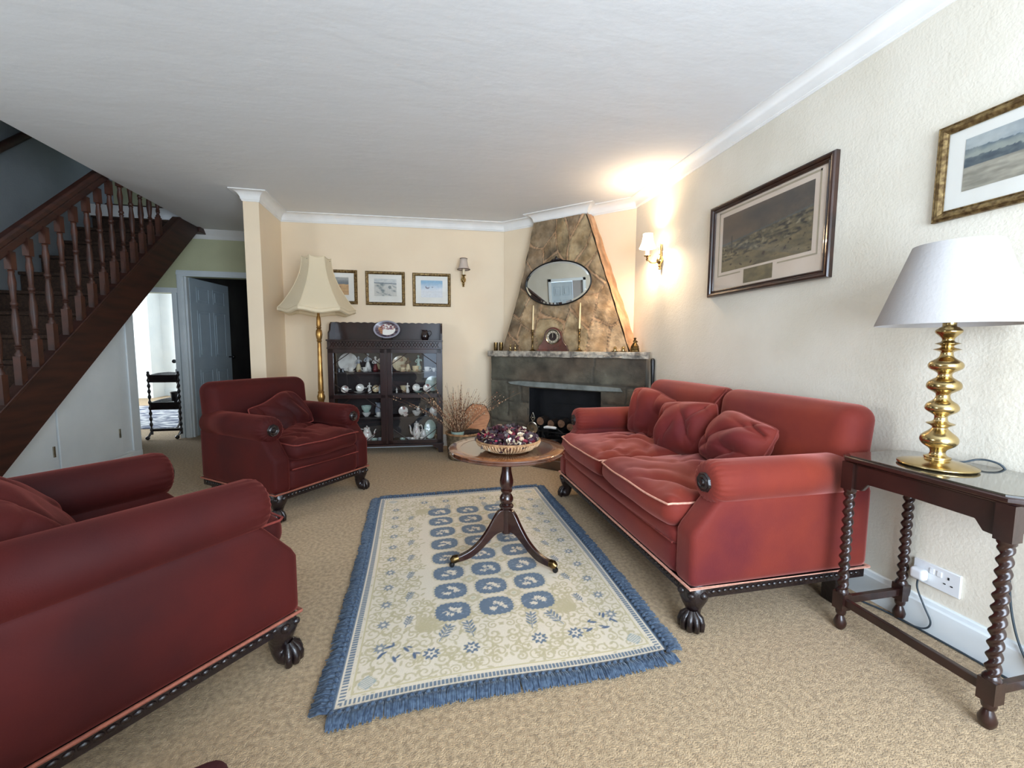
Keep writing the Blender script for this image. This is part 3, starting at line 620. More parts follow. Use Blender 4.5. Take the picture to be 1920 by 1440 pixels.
# ---- mirror on the chimney
t = thing('oval_mirror', 'oval wall mirror in thin dark frame hanging on the chimney breast', 'mirror', ST(-1.908, .215, 1.765), R(-45), rx=0)
t.rotation_euler = (R(4), 0, R(-45))
n = 72; aa, bb_ = .357, .209
b = MB(); b.add([(0, -.012, 0)]+[(aa*math.cos(2*PI*k/n), -.010, bb_*math.sin(2*PI*k/n)) for k in range(n)]+[((aa-.02)*math.cos(2*PI*k/n), -.012, (bb_-.02)*math.sin(2*PI*k/n)) for k in range(n)],
      [(0, 1+n+k, 1+n+(k+1) % n) for k in range(n)]+[(1+n+k, 1+k, 1+(k+1) % n, 1+n+(k+1) % n) for k in range(n)])
b.build('mirror_glass', M['mirror'], t, angle=2)
b = MB(); b.add([(aa*math.cos(2*PI*k/n)*1.0, .006, bb_*math.sin(2*PI*k/n)) for k in range(n)]+[(aa*math.cos(2*PI*k/n), -.008, bb_*math.sin(2*PI*k/n)) for k in range(n)], [tuple(range(n)), tuple(reversed(range(n, 2*n)))]+[(k, (k+1) % n, n+(k+1) % n, n+k) for k in range(n)]); b.build('backing', M['frame_dark'], t)
b = MB(); b.tube([((aa+.004)*math.cos(2*PI*k/n), -.008, (bb_+.004)*math.sin(2*PI*k/n)) for k in range(n+1)], .0075, 8)
b.build('frame', M['iron'], t)
b = MB(); b.sphere((0, -.012, bb_+.030), .018, sc=(.9, .5, 1.1)); b.tube([(-.07, -.01, bb_+.004), (-.04, -.012, bb_+.018), (0, -.014, bb_+.012), (.04, -.012, bb_+.018), (.07, -.01, bb_+.004)], [.004, .009, .007, .009, .004]); b.sphere((-.025, -.012, bb_+.018), .011); b.sphere((.025, -.012, bb_+.018), .011); b.build('crest', M['blackwood'], t)

# ---- mantel things
MZ = 1.0925
def mloc(s, t=.235): return ST(s, t, MZ)
g0 = None
for i, s in enumerate((-2.655, -2.585)):
    b = MB(); b.lathe([(0, 0), (.0205, 0), (.022, .003), (.0225, .09), (.020, .09), (.019, .01), (0, .01)], 22); o = b.build('brass_beaker', M['oldbrass']); o.location = mloc(s, .21)
    tag(o, ['plain cylindrical brass beaker at the extreme left end of the mantel', 'plain cylindrical brass beaker second from the left end of the mantel'][i], 'beaker', 'brass beakers on the mantel')
for i, s in enumerate((-2.445, -2.385)):
    b = MB(); b.lathe([(0, 0), (.016, 0), (.014, .006), (.008, .014), (.013, .03), (.009, .042), (.005, .048), (.009, .056), (.009, .062), (0, .072)], 16)
    o = b.build('brass_figure', M['brass']); o.location = mloc(s); tag(o, ['tiny brass figure on the mantel nearer the two beakers', 'tiny brass figure on the mantel nearer the left candlestick'][i], 'ornament', 'tiny brass figures on the mantel')
csprof = [(0, 0), (.034, 0), (.035, .005), (.024, .012), (.012, .022), (.008, .04), (.007, .09), (.012, .098), (.0075, .106), (.009, .13), (.013, .15), (.008, .165), (.012, .172), (.008, .18), (.013, .198), (.012, .21), (.017, .214), (.017, .218), (.009, .219), (0, .219)]
for i, s in enumerate((-2.172, -1.652)):
    t = thing('candlestick', ['slim brass candlestick with cream candle left of the clock', 'slim brass candlestick with cream candle right of the clock'][i], 'candlestick', mloc(s), 0, 'candlesticks beside the clock')
    b = MB(); b.lathe(csprof, 20); b.build('stem', M['oldbrass'], t)
    c_ = thing('candle', ['tall cream candle standing in the left candlestick', 'tall cream candle standing in the right candlestick'][i], 'candle', Vector(mloc(s))+Vector((0, 0, .2192)), 0, 'cream candles on the mantel')
    c_.rotation_euler = (0, R(1.2), 0)
    b = MB(); b.lathe([(0, 0), (.0085, 0), (.008, .15), (.006, .24), (.003, .248), (0, .25)], 14); b.build('wax', M['wax'], c_)
    b = MB(); b.tube([(0, 0, .248), (.001, 0, .258)], .001, 5); b.build('wick', M['hole'], c_)
t = thing('mantel_clock', 'arched dark mahogany mantel clock with round silvered dial', 'clock', mloc(-1.925, .235), R(-45))
t.rotation_euler = (0, 0, R(-33))
prof = [(-.155, 0), (-.155, .022), (-.148, .026), (-.145, .055), (-.125, .07), (-.105, .10), (-.092, .15)]
arch = [(.092*math.cos(a), .145+.092*math.sin(a)) for a in [PI*(1-i/16) for i in range(1, 16)]]
poly = prof+arch+[(-x, z) for x, z in reversed(prof)]
b = MB(); b.prism(list(reversed(poly)), -.045, .045, 'y'); b.build('case', M['clockcase'], t, bevel=.004)
b = MB(); b.box(-.160, -.052, 0, .160, .052, .016); b.build('plinth', M['clockcase'], t, bevel=.004)
TT = Tz(0, -.045, .142, 0, R(90))
b = MB(); b.lathe([(.064, 0), (.074, .002), (.076, .008), (.070, .012), (.064, .006)], 40, T=TT, cap=False); b.build('bezel', M['silver'], t)
dl = MB(); dl.lathe([(0, .003), (.063, .003)], 40, T=TT); dl = dl.build('dial', M['dial'], t)
b = MB(); b.lathe([(.040, .0035), (.040, .005), (.060, .005), (.060, .0035)], 40, T=TT, cap=False); b.build('chapter_ring', M['silver'], dl)
b = MB()
for k in range(12):
    a = k*PI/6; b.box(-.0015, 0, .045, .0015, .0012, .056, T=Tz(0, -.0525, .142) @ Matrix.Rotation(a, 4, 'Y'))
b.build('hour_marks', M['hole'], dl)
b = MB(); b.box(-.0015, 0, -.006, .0015, .001, .050, T=Tz(0, -.0535, .142)); b.build('minute_hand', M['silver'], dl); b = MB(); b.box(-.002, 0, -.006, .002, .001, .034, T=Tz(0, -.0528, .142) @ Matrix.Rotation(R(3), 4, 'Y')); b.build('hour_hand', M['silver'], dl)
for i, s in enumerate((-1.299, -1.222)):
    t = thing('brass_chamberstick', ['small brass dish with a thimble top right of the candlestick', 'small brass dish with a thimble top next to the lady bell'][i], 'ornament', mloc(s, .22), i*.7, 'small brass dishes on the mantel')
    b = MB(); b.lathe([(0, 0), (.028, 0), (.036, .006), (.034, .007), (.012, .004), (0, .004)], 24); b.build('dish', M['brass'], t)
    b = MB(); b.lathe([(.013, .004), (.014, .012), (.012, .03), (.015, .036), (.008, .045), (0, .05)], 16); b.build('cup', M['brass'], t)
t = thing('lady_bell', 'brass bell shaped like a lady in a wide skirt, right end of mantel', 'bell', mloc(-1.112, .235), 0)
b = MB(); b.lathe([(0, 0), (.040, 0), (.042, .006), (.038, .02), (.040, .024), (.034, .042), (.036, .046), (.027, .062), (.018, .076), (.012, .084), (0, .085)], 26, fn=lambda a, z: 1+.035*math.sin(a*12)); b.build('skirt', M['oldbrass'], t)
b = MB(); b.lathe([(.010, .083), (.015, .092), (.016, .10), (.006, .106), (.011, .112), (.011, .120), (.014, .124), (0, .130)], 16); b.tube([(-.015, 0, .1), (-.02, -.01, .088), (-.004, -.015, .085)], .004); b.tube([(.015, 0, .1), (.02, -.01, .088), (.004, -.015, .085)], .004); b.build('figure', M['oldbrass'], t)

# ================================================================= SOFA & ARMCHAIRS
def claw_foot(h=.18, sgn=(1, 1)):
    mb = MB(); ox, oy = -.707*sgn[0], -.707*sgn[1]     # outward direction
    path = [(-.01, h, .050), (.0, h-.03, .052), (.010, h-.055, .047), (.008, h-.08, .036), (.002, h-.105, .027), (.004, h-.125, .025), (.014, h-.14, .030), (.022, .03, .032)]
    mb.tube([(ox*a, oy*a, z) for a, z, r in path], [r for a, z, r in path], 16)
    bx, by = ox*.024, oy*.024; mb.sphere((bx, by, .034), .034, 16)
    for k in range(5):
        a0 = math.atan2(oy, ox)+(k-2)*.62 if k < 5 else 0
        cx, cy = math.cos(a0), math.sin(a0)
        mb.tube([(bx+cx*.012, by+cy*.012, .074), (bx+cx*.030, by+cy*.030, .058), (bx+cx*.039, by+cy*.039, .036), (bx+cx*.036, by+cy*.036, .012), (bx+cx*.030, by+cy*.030, .002)], [.010, .012, .010, .011, .004], 8)
    mb.sphere((ox*.052-.0, oy*.052, h-.03), .013, 10); mb.sphere((ox*.03-oy*.035, oy*.03+ox*.035, h-.028), .016, 10); mb.sphere((ox*.03+oy*.035, oy*.03-ox*.035, h-.028), .016, 10)
    return mb
def piping_loop(mb, pts, r=.005): mb.tube(pts+[pts[0]], r, 6)
def seat_cushion(x0, x1, y0, y1, z0, z1, seed, m, parent, sag=.02):
    cx, cy = (x0+x1)/2, (y0+y1)/2; w, d, h = x1-x0, y1-y0, z1-z0
    def warp(p):
        u = (p.x-cx)/(w/2); v = (p.y-cy)/(d/2); zt = (p.z-z0)/h
        px = p.x; py = p.y; pz = p.z
        if zt > .3:
            wr = 0
            for k, (ax, ay, fq, ph) in enumerate(((.9, .4, 26, 0), (.5, .86, 20, 1.3), (-.6, .8, 24, 2.1))):
                q = px*ax+py*ay+.05*noise.noise(Vector((px*5+seed, py*5, k))); msk = max(0, noise.noise(Vector((px*4+seed*3, py*4, k*5)))+.15)
                wr += msk*(abs(math.sin(q*fq+ph))**.6-.5)
            fall = max(0, 1-max(abs(u), abs(v))**6)
            pz += (.044*wr*fall + sag*(.8*noise.noise(Vector((px*3+seed, py*3, 8))))*fall)*min(1, (zt-.3)/.5)
        py -= .018*(1-min(1, abs(u))**2)*(1 if v < 0 else 0)*abs(v)
        pz += .010*noise.noise(Vector((px*4+seed, py*3, 1)))
        return (px, py, pz)
    mb = MB(); mb.soft((cx, cy, (z0+z1)/2), (w, d, h), h*.42, 46, (0.0, .01, .028), None, warp=warp)
    o = mb.build('seat_cushion', m, parent, angle=180)
    P = []; n = 28; zz = z1-.022; e = .010
    def edge(x, y):
        q = warp(Vector((x, y, zz))); P.append((q[0], q[1], q[2]+.004))
    for k in range(n): edge(x0+e+(w-2*e)*k/n, y0-.002+(.02 if k == 0 else 0))
    for k in range(n): edge(x1-e, y0+(d)*k/n*.97)
    for k in range(n): edge(x1-e-(w-2*e)*k/n, y1-.02)
    for k in range(n): edge(x0+e, y1-.03-(d-.03)*k/n)
    pm = MB(); pm.tube(P+[P[0]], .0045, 6); pm.build('piping', M['pipingred'] if m is not M['velvet'] else M['piping'], o)
    return o
def scatter(name_, label, w, h, th, seed, m, loc, rot, mp):
    mb = MB()
    def f(u, v, s_):
        a, c_ = 2*u-1, 2*v-1
        e = (max(0, 1-abs(a)**2.6))**.55*(max(0, 1-abs(c_)**2.6))**.55
        rc = 1-.16*(abs(a)*abs(c_))**2.2
        pin = (1-.07*(1-abs(a)**2)*abs(c_)**3)*rc; pin2 = (1-.07*(1-abs(c_)**2)*abs(a)**3)*rc
        x = a*w/2*pin2; z = c_*h/2*pin
        wr = 0
        for k in range(3):
            an = [0.9, 2.2, 1.5][k]+seed*.7; q = x*math.cos(an)+z*math.sin(an)+.04*noise.noise(Vector((x*6+seed, z*6, k)))
            msk = max(0, noise.noise(Vector((x*5+seed*2, z*5, k*4+seed)))+.25); wr += msk*(abs(math.sin(q*24+k))**.7-.55)
        y = s_*th/2*e*(1+.12*noise.noise(Vector((x*4, z*4, seed)))) + s_*.046*wr*min(1, e*1.6)*(1 if s_ < 0 else .4)
        x += .030*noise.noise(Vector((z*5, seed, 2))); z += .035*noise.noise(Vector((x*5, seed, 9)))
        return (x, y, z)
    n = 60
    for s_ in (-1, 1): mb.grid((lambda u, v: f(u, v, -1)) if s_ < 0 else (lambda u, v: f(1-u, v, 1)), n, n)
    o = thing(name_, label, 'cushion', loc, 0, 'scatter cushions'); o.rotation_euler = rot
    mb.build('cover', m, o, angle=180)
    P = []
    for k in range(n): P.append(f(k/n, 0, 0))
    for k in range(n): P.append(f(1, k/n, 0))
    for k in range(n): P.append(f(1-k/n, 1, 0))
    for k in range(n): P.append(f(0, 1-k/n, 0))
    pm = MB(); pm.tube(P+[P[0]], .005, 6); pm.build('piping', mp, o)
    return o
def settee(name, label, cat, W_, D_, ncush, m, loc, rz, group=None, seed=0, backh=.88, armz=.59, low=0):
    t = thing(name, label, cat, loc, rz, group); hw = W_/2; aw = .115; z0 = .185
    # carved rail
    b = MB(); b.box(-hw+.01, .012, z0-.05, hw-.01, .045, z0-.004); b.box(-hw+.012, .02, z0-.05, -hw+.045, D_-.04, z0-.004); b.box(hw-.045, .02, z0-.05, hw-.012, D_-.04, z0-.004); b.box(-hw+.02, D_-.06, z0-.05, hw-.02, D_-.03, z0-.004)
    k = int(W_/.028)
    for i in range(k): b.sphere((-hw+.05+(W_-.1)*i/(k-1), .010, z0-.028), .009, 8, sc=(1.3, .7, 1))
    k = int(D_/.030)
    for i in range(k):
        for sx in (-1, 1): b.sphere((sx*(hw-.010), .06+(D_-.14)*i/(k-1), z0-.028), .009, 8, sc=(.6, 1.3, 1))
    b.build('carved_rail', M['blackwood'], t)
    for sx in (1, -1):
        o = claw_foot(.18, (sx, 1)).build('leg', M['blackwood'], t, angle=60); o.location = (-sx*(hw-.055), .055, 0); o.scale = (1.14, 1.14, 1.0)
        o = MB().box(-.035, -.035, 0, .035, .035, .16).build('leg', M['blackwood'], t, bevel=.006); o.location = (-sx*(hw-.07), D_-.12, 0)
    # base
    b = MB(); b.soft((0, .30, .255), (W_-2*aw+.02, .60, .15), .03, 30, (0, .012, 0)); b.soft((0, .28, .345), (W_-2*aw+.02, .58, .08), .032, 30, (0, .012, 0)); b.build('seat_base', m, t, angle=180)
    b = MB(); b.tube([(-hw+.0, -.002, z0), (hw-.0, -.002, z0), (hw, D_-.03, z0), (-hw, D_-.03, z0), (-hw, -.002, z0)], .006, 6); b.build('hem_piping', M['piping'] if m is M['velvet'] else M['pipingtan'], t)
    b = MB(); b.tube([(-hw+aw, -.012, .325), (hw-aw, -.012, .325)], .004, 6); b.build('seam_piping', M['pipingred'], t)
    # arms
    for sx in (-1, 1):
        xo = sx*hw; xi = sx*(hw-aw)
        def warp(p, sx=sx):
            # side profile: front leans back above z .40
            y = p.y; z = p.z
            if z > .40: y = y+(z-.40)*.85*max(0, 1-(y/(D_*.5)))
            if z < .40: pass
            return (p.x, y, z)
        b = MB(); b.soft(((xo+xi)/2, D_/2-.02, .365), (aw, D_-.04+.0, .36), .022, 34, (.006, 0, 0), warp=warp); arm = b.build('arm', m, t, angle=180)
        # scroll roll
        cx = sx*(hw-.062); cz = armz; rad = .088; y0_ = .085; y1_ = D_-.10
        b = MB(); n = 36; prof = [(0, .0), (.028, .0), (.046, .002), (.066, .006), (.080, .018), (rad, .045), (rad, .10), (rad, .25), (rad, .4), (rad*1.0, y1_-y0_)]
        def fn(a, z_):
            pl = max(0, 1-z_/.085)
            return 1+.035*pl*math.sin(a*22)+.012*noise.noise(Vector((math.cos(a)*2, z_*5, sx+seed)))
        b.lathe(prof, 88, T=Tz(cx, y0_, cz, 0, R(-90)), fn=fn); b.build('roll', m, arm, angle=180)
        b = MB(); b.lathe([(0, -.016), (.010, -.014), (.014, -.008), (.022, -.012), (.030, -.006), (.036, -.008), (.040, .0), (.038, .006)], 26, T=Tz(cx, y0_-.0, cz, 0, R(-90)), fn=lambda a, z_: 1+.04*math.sin(a*8)); b.build('roundel', M['blackwood'], arm)
    # back
    def wb(p):
        y = p.y; z = p.z; return (p.x*(1+.012*(z-.3)), y+(z-.5)*.10, z)
    b = MB()
    if ncush == 2:
        for sx in (-1, 1): b.soft((sx*(hw/2-.003), D_-.13, .555), (hw-.004, .17, backh-.22), .07, 40, (0, .022, .004), warp=wb)
    else: b.soft((0, D_-.13, .545), (W_-.01, .17, backh-.21), .07, 40, (0, .022, .006), warp=wb)
    b.build('backrest', m, t, angle=180)
    if ncush == 2:
        b = MB(); b.tube([(0, D_-.225+(z-.5)*.1-(0 if z < .8 else -(z-.8)*.9), z) for z in [.48+.04*i for i in range(11)]], .0045, 6); b.build('back_piping', M['pipingred'], t)
    cw = (W_-2*aw)/ncush
    for i in range(ncush): seat_cushion(-hw+aw+i*cw+.002, -hw+aw+(i+1)*cw-.002, -.03, D_-.26, .378, .50, seed+i*5.3+1, m, t)
    return t
settee('sofa', 'two seater rust red velvet sofa with rolled arms against the right wall', 'sofa', 1.60, .90, 2, M['velvet'], (1.01, 2.165, 0), R(-90), seed=1)
settee('armchair', 'dark red velvet armchair with claw feet beside the floor lamp', 'armchair', .78, .86, 1, M['velvetb'], (-.675, 3.105, 0), R(51.3), 'velvet armchairs', seed=4, backh=.86, armz=.585)
settee('armchair', 'dark red velvet armchair in the left foreground turned toward the fireplace', 'armchair', .80, .90, 1, M['velvetb'], (-.735, 1.80, 0), R(138.4), 'velvet armchairs', seed=9, backh=.86, armz=.60)
scatter('scatter_cushion', 'rust velvet scatter cushion nearest the fireplace end of the sofa', .38, .36, .17, 1.3, M['velvet'], (1.56, 2.62, .655), (R(-14), R(6), R(-62)), M['pipingred'])
scatter('scatter_cushion', 'crumpled rust velvet scatter cushion in the middle of the sofa', .40, .35, .18, 2.1, M['velvet'], (1.55, 2.21, .645), (R(-18), R(-4), R(-66)), M['pipingred'])
scatter('scatter_cushion', 'rust velvet scatter cushion nearest the side table end of the sofa', .42, .33, .17, 4.6, M['velvet'], (1.58, 1.84, .625), (R(-26), R(10), R(-92)), M['pipingred'])
scatter('scatter_cushion', 'crumpled red velvet scatter cushion on the armchair by the lamp', .42, .32, .17, 3.3, M['velvetb'], (-1.04, 3.39, .61), (R(-28), R(-14), R(51)), M['pipingred'])
scatter('scatter_cushion', 'red velvet scatter cushion on the foreground armchair at the left edge', .42, .34, .15, 6.2, M['velvetb'], (-1.08, 1.36, .60), (R(-30), R(-10), R(130)), M['pipingred'])
# corner of another chair at the bottom edge, stood in for by a stool
t = thing('chair_corner', 'dark maroon upholstered chair corner, shaped as a stool, at the bottom edge of the picture', 'chair_corner', (-.475, .565, 0), R(18))
b = MB(); b.soft((0, 0, .36), (.38, .30, .12), .03, 24, (0, 0, .012)); b.build('seat', velvet('maroon_velvet', rgb(52, 18, 20), rgb(40, 13, 16), rgb(120, 60, 60), .15), t, angle=180)
b = MB(); b.box(-.17, -.13, .26, .17, .13, .31); b.build('frame', M['blackwood'], t)
for x in (-.15, .15):
    for y in (-.11, .11): o = MB().lathe([(0, 0), (.016, 0), (.020, .05), (.014, .12), (.022, .2), (.02, .27)], 14).build('leg', M['blackwood'], t); o.location = (x, y, 0)

# ================================================================= TRIPOD TABLE
TX, TY, TZ_ = .425, 2.105, .605
t = thing('tripod_table', 'round polished mahogany tripod table standing on the rug', 'table', (TX, TY, .012))
b = MB(); b.lathe([(0, .566), (.285, .566), (.300, .572), (.303, .578), (.299, .583), (.303, .588), (.300, .593), (0, .593)], 72); tp = b.build('tabletop', M['mahogtop'], t, angle=25)
b = MB(); b.lathe([(.240, .5932), (.240, .5940), (.297, .5940), (.299, .5925)], 72, cap=False); b.build('rim_band', M['band'], tp)
b = MB(); b.lathe([(0, .128), (.025, .128), (.025, .258), (.030, .262), (.037, .268), (.038, .276), (.034, .282), (.026, .286), (.032, .296), (.0365, .308), (.036, .320), (.029, .334), (.024, .342), (.027, .350), (.031, .356), (.031, .364), (.027, .368), (.030, .374), (.033, .384), (.0365, .398), (.036, .414), (.031, .438), (.026, .462), (.0235, .490), (.023, .52), (.026, .566)], 32)
b.build('pedestal', M['mahog'], t, angle=30)
for k, a in enumerate((192, 313, 72.5)):
    b = MB(); up_ = smooth_path([(.015, .258, 0), (.040, .257, 0), (.062, .235, 0), (.100, .175, 0), (.145, .118, 0), (.195, .078, 0), (.245, .058, 0), (.284, .052, 0)], 4); lo_ = smooth_path([(.284, .022, 0), (.245, .024, 0), (.195, .034, 0), (.145, .064, 0), (.100, .102, 0), (.060, .132, 0), (.015, .140, 0)], 4)
    pl = [(q.x, q.y) for q in up_+lo_]; b.prism(pl, -.013, .013, 'y')
    o = b.build('leg', M['mahog'], t, bevel=.006, angle=50)
    o.rotation_euler = (0, 0, R(a))
    b = MB(); b.tube([(.268, 0, .041), (.290, 0, .038), (.306, 0, .032)], [.019, .021, .012], 12); c = b.build('brass_cap', M['oldbrass'], o)
    b = MB(); b.lathe([(0, -.008), (.012, -.008), (.0135, -.005), (.0135, .005), (.012, .008), (0, .008)], 16, T=Tz(.300, 0, .0135, 0, R(90))); b.tube([(.296, 0, .035), (.300, .010, .014)], .004, 6); b.build('castor', M['iron'], o)
# bowl
t = thing('woven_bowl', 'shallow round bamboo and wicker bowl on the tripod table', 'bowl', (.418, 2.03, TZ_+.0022))
b = MB(); b.lathe([(0, 0), (.085, 0), (.095, .004), (.125, .018), (.150, .036), (.160, .050), (.154, .050), (.140, .036), (.08, .010), (0, .010)], 48, fn=lambda a, z: 1+.006*math.sin(a*60)); b.build('body', M['wicker'], t, angle=50)
b = MB()
for k in range(64):
    a = 2*PI*k/64; ca, sa = math.cos(a), math.sin(a); b.tube([(.104*ca, .104*sa, .008), (.128*ca, .128*sa, .0175), (.153*ca, .153*sa, .035), (.161*ca, .161*sa, .050)], .0052, 6)
b.build('ribs', M['rib'], t)
b = MB(); b.tube([(.158*math.cos(2*PI*k/60), .158*math.sin(2*PI*k/60), .053) for k in range(61)], .0065, 8); b.build('rim', M['wicker'], t)
rnd = random.Random(3); b = MB()
pc = [rgb(58, 34, 44), rgb(48, 28, 42), rgb(80, 24, 36), rgb(140, 40, 58), rgb(66, 34, 44), rgb(226, 210, 184), rgb(196, 172, 140), rgb(110, 98, 98), rgb(70, 54, 56), rgb(130, 96, 76), rgb(76, 26, 38), rgb(44, 28, 38)]
for k in range(620):
    rr_ = .148*math.sqrt(rnd.random()); a = rnd.random()*2*PI; z = .014+rnd.random()*(.075*(1-(rr_/.17)**2)+.012); w = .010+.014*rnd.random()
    Tm = Tz(rr_*math.cos(a), rr_*math.sin(a), z+.012, rnd.random()*6.3, rnd.uniform(-1.1, 1.1), rnd.uniform(-.9, .9)); c = rnd.choice(pc)
    b.grid(lambda u, v: ((u-.5)*2*w*math.sin(PI*(.12+.76*v)), (v-.5)*2*w, .6*w*((u-.5)**2*4+(v-.5)**2*1.5)*1.0), 4, 4, Tm, lambda u, v: tuple(q*(.75+.4*v) for q in c))
for k in range(60):
    rr_ = .13*math.sqrt(rnd.random()); a = rnd.random()*2*PI; Tm = Tz(rr_*math.cos(a), rr_*math.sin(a), .05+rnd.random()*.045*(1-(rr_/.17)**2)+.01, rnd.random()*6.3, rnd.uniform(-.4, .4), rnd.uniform(-.4, .4)); b.tube([(-.03, 0, 0), (.0, .003, .003), (.03, 0, 0)], .0016, 5, Tm, rnd.choice([rgb(170, 130, 100), rgb(216, 186, 150), rgb(90, 60, 50)]))
for k in range(34):
    rr_ = .135*math.sqrt(rnd.random()); a = rnd.random()*2*PI; b.sphere((rr_*math.cos(a), rr_*math.sin(a), .045+.055*(1-(rr_/.17)**2)), rnd.uniform(.008, .016), 8, col=rnd.choice([rgb(150, 30, 60), rgb(220, 196, 160), rgb(90, 26, 50), rgb(200, 170, 140), rgb(60, 30, 50)]), sc=(1, 1, .8))
o = b.build('potpourri', M['petal'], angle=180); o.location = (.418, 2.03, TZ_+.0022+.002); tag(o, 'heap of dried red, purple and cream potpourri petals in the bowl', 'potpourri', kind='stuff')

# ================================================================= RUG
def rug():
    x0, x1, y0, y1 = -.285, .868, 1.275, 3.115
    w, h = x1-x0, y1-y0; px = .0033; nx, ny = int(w/px), int(h/px)
    X, Y = np.meshgrid(np.linspace(0, w, nx+1), np.linspace(0, h, ny+1))
    C = np.zeros((ny+1, nx+1, 3)); cream = np.array(rgb(218, 204, 182)); olive = np.array(rgb(184, 170, 134)); blue = np.array(rgb(110, 122, 134)); dblue = np.array(rgb(96, 110, 126)); navy = np.array(rgb(82, 98, 122))
    C[:] = cream
    def win(cx, cy, r):
        i0, i1 = max(0, int((cx-r)/px)), min(nx+1, int((cx+r)/px)+2); j0, j1 = max(0, int((cy-r)/px)), min(ny+1, int((cy+r)/px)+2); return slice(j0, j1), slice(i0, i1)
    def blend(sl, m, col): C[sl] = C[sl]*(1-m[..., None])+col*m[..., None]
    def stroke(pts, r, col, op=1.0):
        pts = np.array(pts, float); cx, cy = pts.mean(0); R_ = np.abs(pts-pts.mean(0)).max()+.03; sl = win(cx, cy, R_)
        if C[sl].size == 0: return
        x, y = X[sl], Y[sl]; d = np.full(x.shape, 9.)
        for (ax, ay), (bx, by) in zip(pts[:-1], pts[1:]):
            vx, vy = bx-ax, by-ay; L2 = vx*vx+vy*vy+1e-12; t_ = np.clip(((x-ax)*vx+(y-ay)*vy)/L2, 0, 1); d = np.minimum(d, np.hypot(x-ax-t_*vx, y-ay-t_*vy))
        blend(sl, op*np.clip((r-d)/.002+.5, 0, 1), col)
    def blob(cx, cy, rx, ry, col, ang=0, p=2., op=1.0, wob=0, nw=9):
        R_ = max(rx, ry)*1.3; sl = win(cx, cy, R_)
        if C[sl].size == 0: return
        dx, dy = X[sl]-cx, Y[sl]-cy; c_, s_ = math.cos(ang), math.sin(ang); u, v = (dx*c_+dy*s_)/rx, (-dx*s_+dy*c_)/ry
        q = (np.abs(u)**p+np.abs(v)**p)**(1/p)
        if wob: q = q*(1+wob*np.sin(np.arctan2(v, u)*nw))
        blend(sl, op*np.clip((1-q)*min(rx, ry)/.002+.5, 0, 1), col)
    rn = random.Random(11)
    # olive filigree over the field outside the central panel
    fx0, fx1, fy0, fy1 = .235, w-.235, .40, h-.36
    def inside(x, y): return abs((x-w/2)/((fx1-fx0)/2))**4+abs((y-(fy0+fy1)/2)/((fy1-fy0)/2))**4 < 1
    def scroll(cx, cy, r, a0, turns, sgn, col, wd):
        pts = []
        for k in range(26):
            q = k/25; a = a0+sgn*q*turns*2*PI; rr = r*(1-.82*q); pts.append((cx+rr*math.cos(a), cy+rr*math.sin(a)))
        stroke(pts, wd, col, .85)
    n_ = 0
    for gy in np.arange(.075, h-.05, .052):
        for gx in np.arange(.075, w/2+.01, .052):
            if inside(gx, gy): continue
            jx, jy = gx+rn.uniform(-.012, .012), gy+rn.uniform(-.012, .012); r = rn.uniform(.020, .034); a0 = rn.random()*6.3; tr = rn.uniform(.9, 1.4); sg = rn.choice((-1, 1)); wd = rn.uniform(.0024, .0046)
            scroll(jx, jy, r, a0, tr, sg, olive, wd); scroll(w-jx, jy, r, PI-a0, tr, -sg, olive, wd)
            for q in range(3):
                a = rn.random()*6.3; lx, ly = jx+.036*math.cos(a), jy+.036*math.sin(a)
                blob(lx, ly, .013, .0055, olive, a+.6, op=.85); blob(w-lx, ly, .013, .0055, olive, PI-a-.6, op=.85)
    # corner leaves
    for sy in (0, 1):
        for sx in (0, 1):
            cx = .25 if sx == 0 else w-.25; cy = .30 if sy == 0 else h-.28
            for k in range(7):
                a = (PI*.25+(k-3)*.25) if sx == 0 else (PI*.75-(k-3)*.25)
                if sy: a = -a
                blob(cx-.0+.05*math.cos(a)*1.1, cy+.05*math.sin(a)*1.1, .055, .012, olive, a, op=.8)
    # leafy sprigs in blue
    def sprig(cx, cy, a, s, col=None):
        col = blue if col is None else col
        tx, ty = math.cos(a), math.sin(a); stroke([(cx, cy), (cx+tx*.07*s, cy+ty*.07*s)], .0018, col)
        for k in range(4):
            q = (.018+.016*k)*s
            for sg in (-1, 1): aa_ = a+sg*.75; blob(cx+tx*q+math.cos(aa_)*.016*s, cy+ty*q+math.sin(aa_)*.016*s, .0125*s, .0038*s, col, aa_)
        blob(cx+tx*.08*s, cy+ty*.08*s, .012*s, .004*s, col, a)
    for k, gy in enumerate(np.arange(.34, h-.30, .175)):
        sprig(.20, gy, 1.3, .8); sprig(w-.20, gy, PI-1.3, .8)
    for gx, a in ((.33, 1.1), (.46, 1.75), (w-.46, 1.4), (w-.33, 2.0)):
        sprig(gx, .225, a, 1.15); sprig(gx, h-.215, -a, 1.0)
    for k, gy in enumerate(np.arange(.24, h-.2, .135)):
        for gx in (.115, w-.115): blob(gx, gy, .020, .020, blue, 0, op=.85, wob=.25, nw=8); blob(gx, gy, .008, .008, cream)
    for gx in (.30, w/2-.13, w/2+.13, w-.30):
        blob(gx, .165, .026, .026, dblue, 0, wob=.2, nw=9); blob(gx, .165, .014, .014, cream, wob=.3, nw=5); blob(gx, .165, .005, .005, dblue)
        blob(gx, h-.15, .022, .022, blue, 0, wob=.2, nw=9); blob(gx, h-.15, .010, .010, cream)
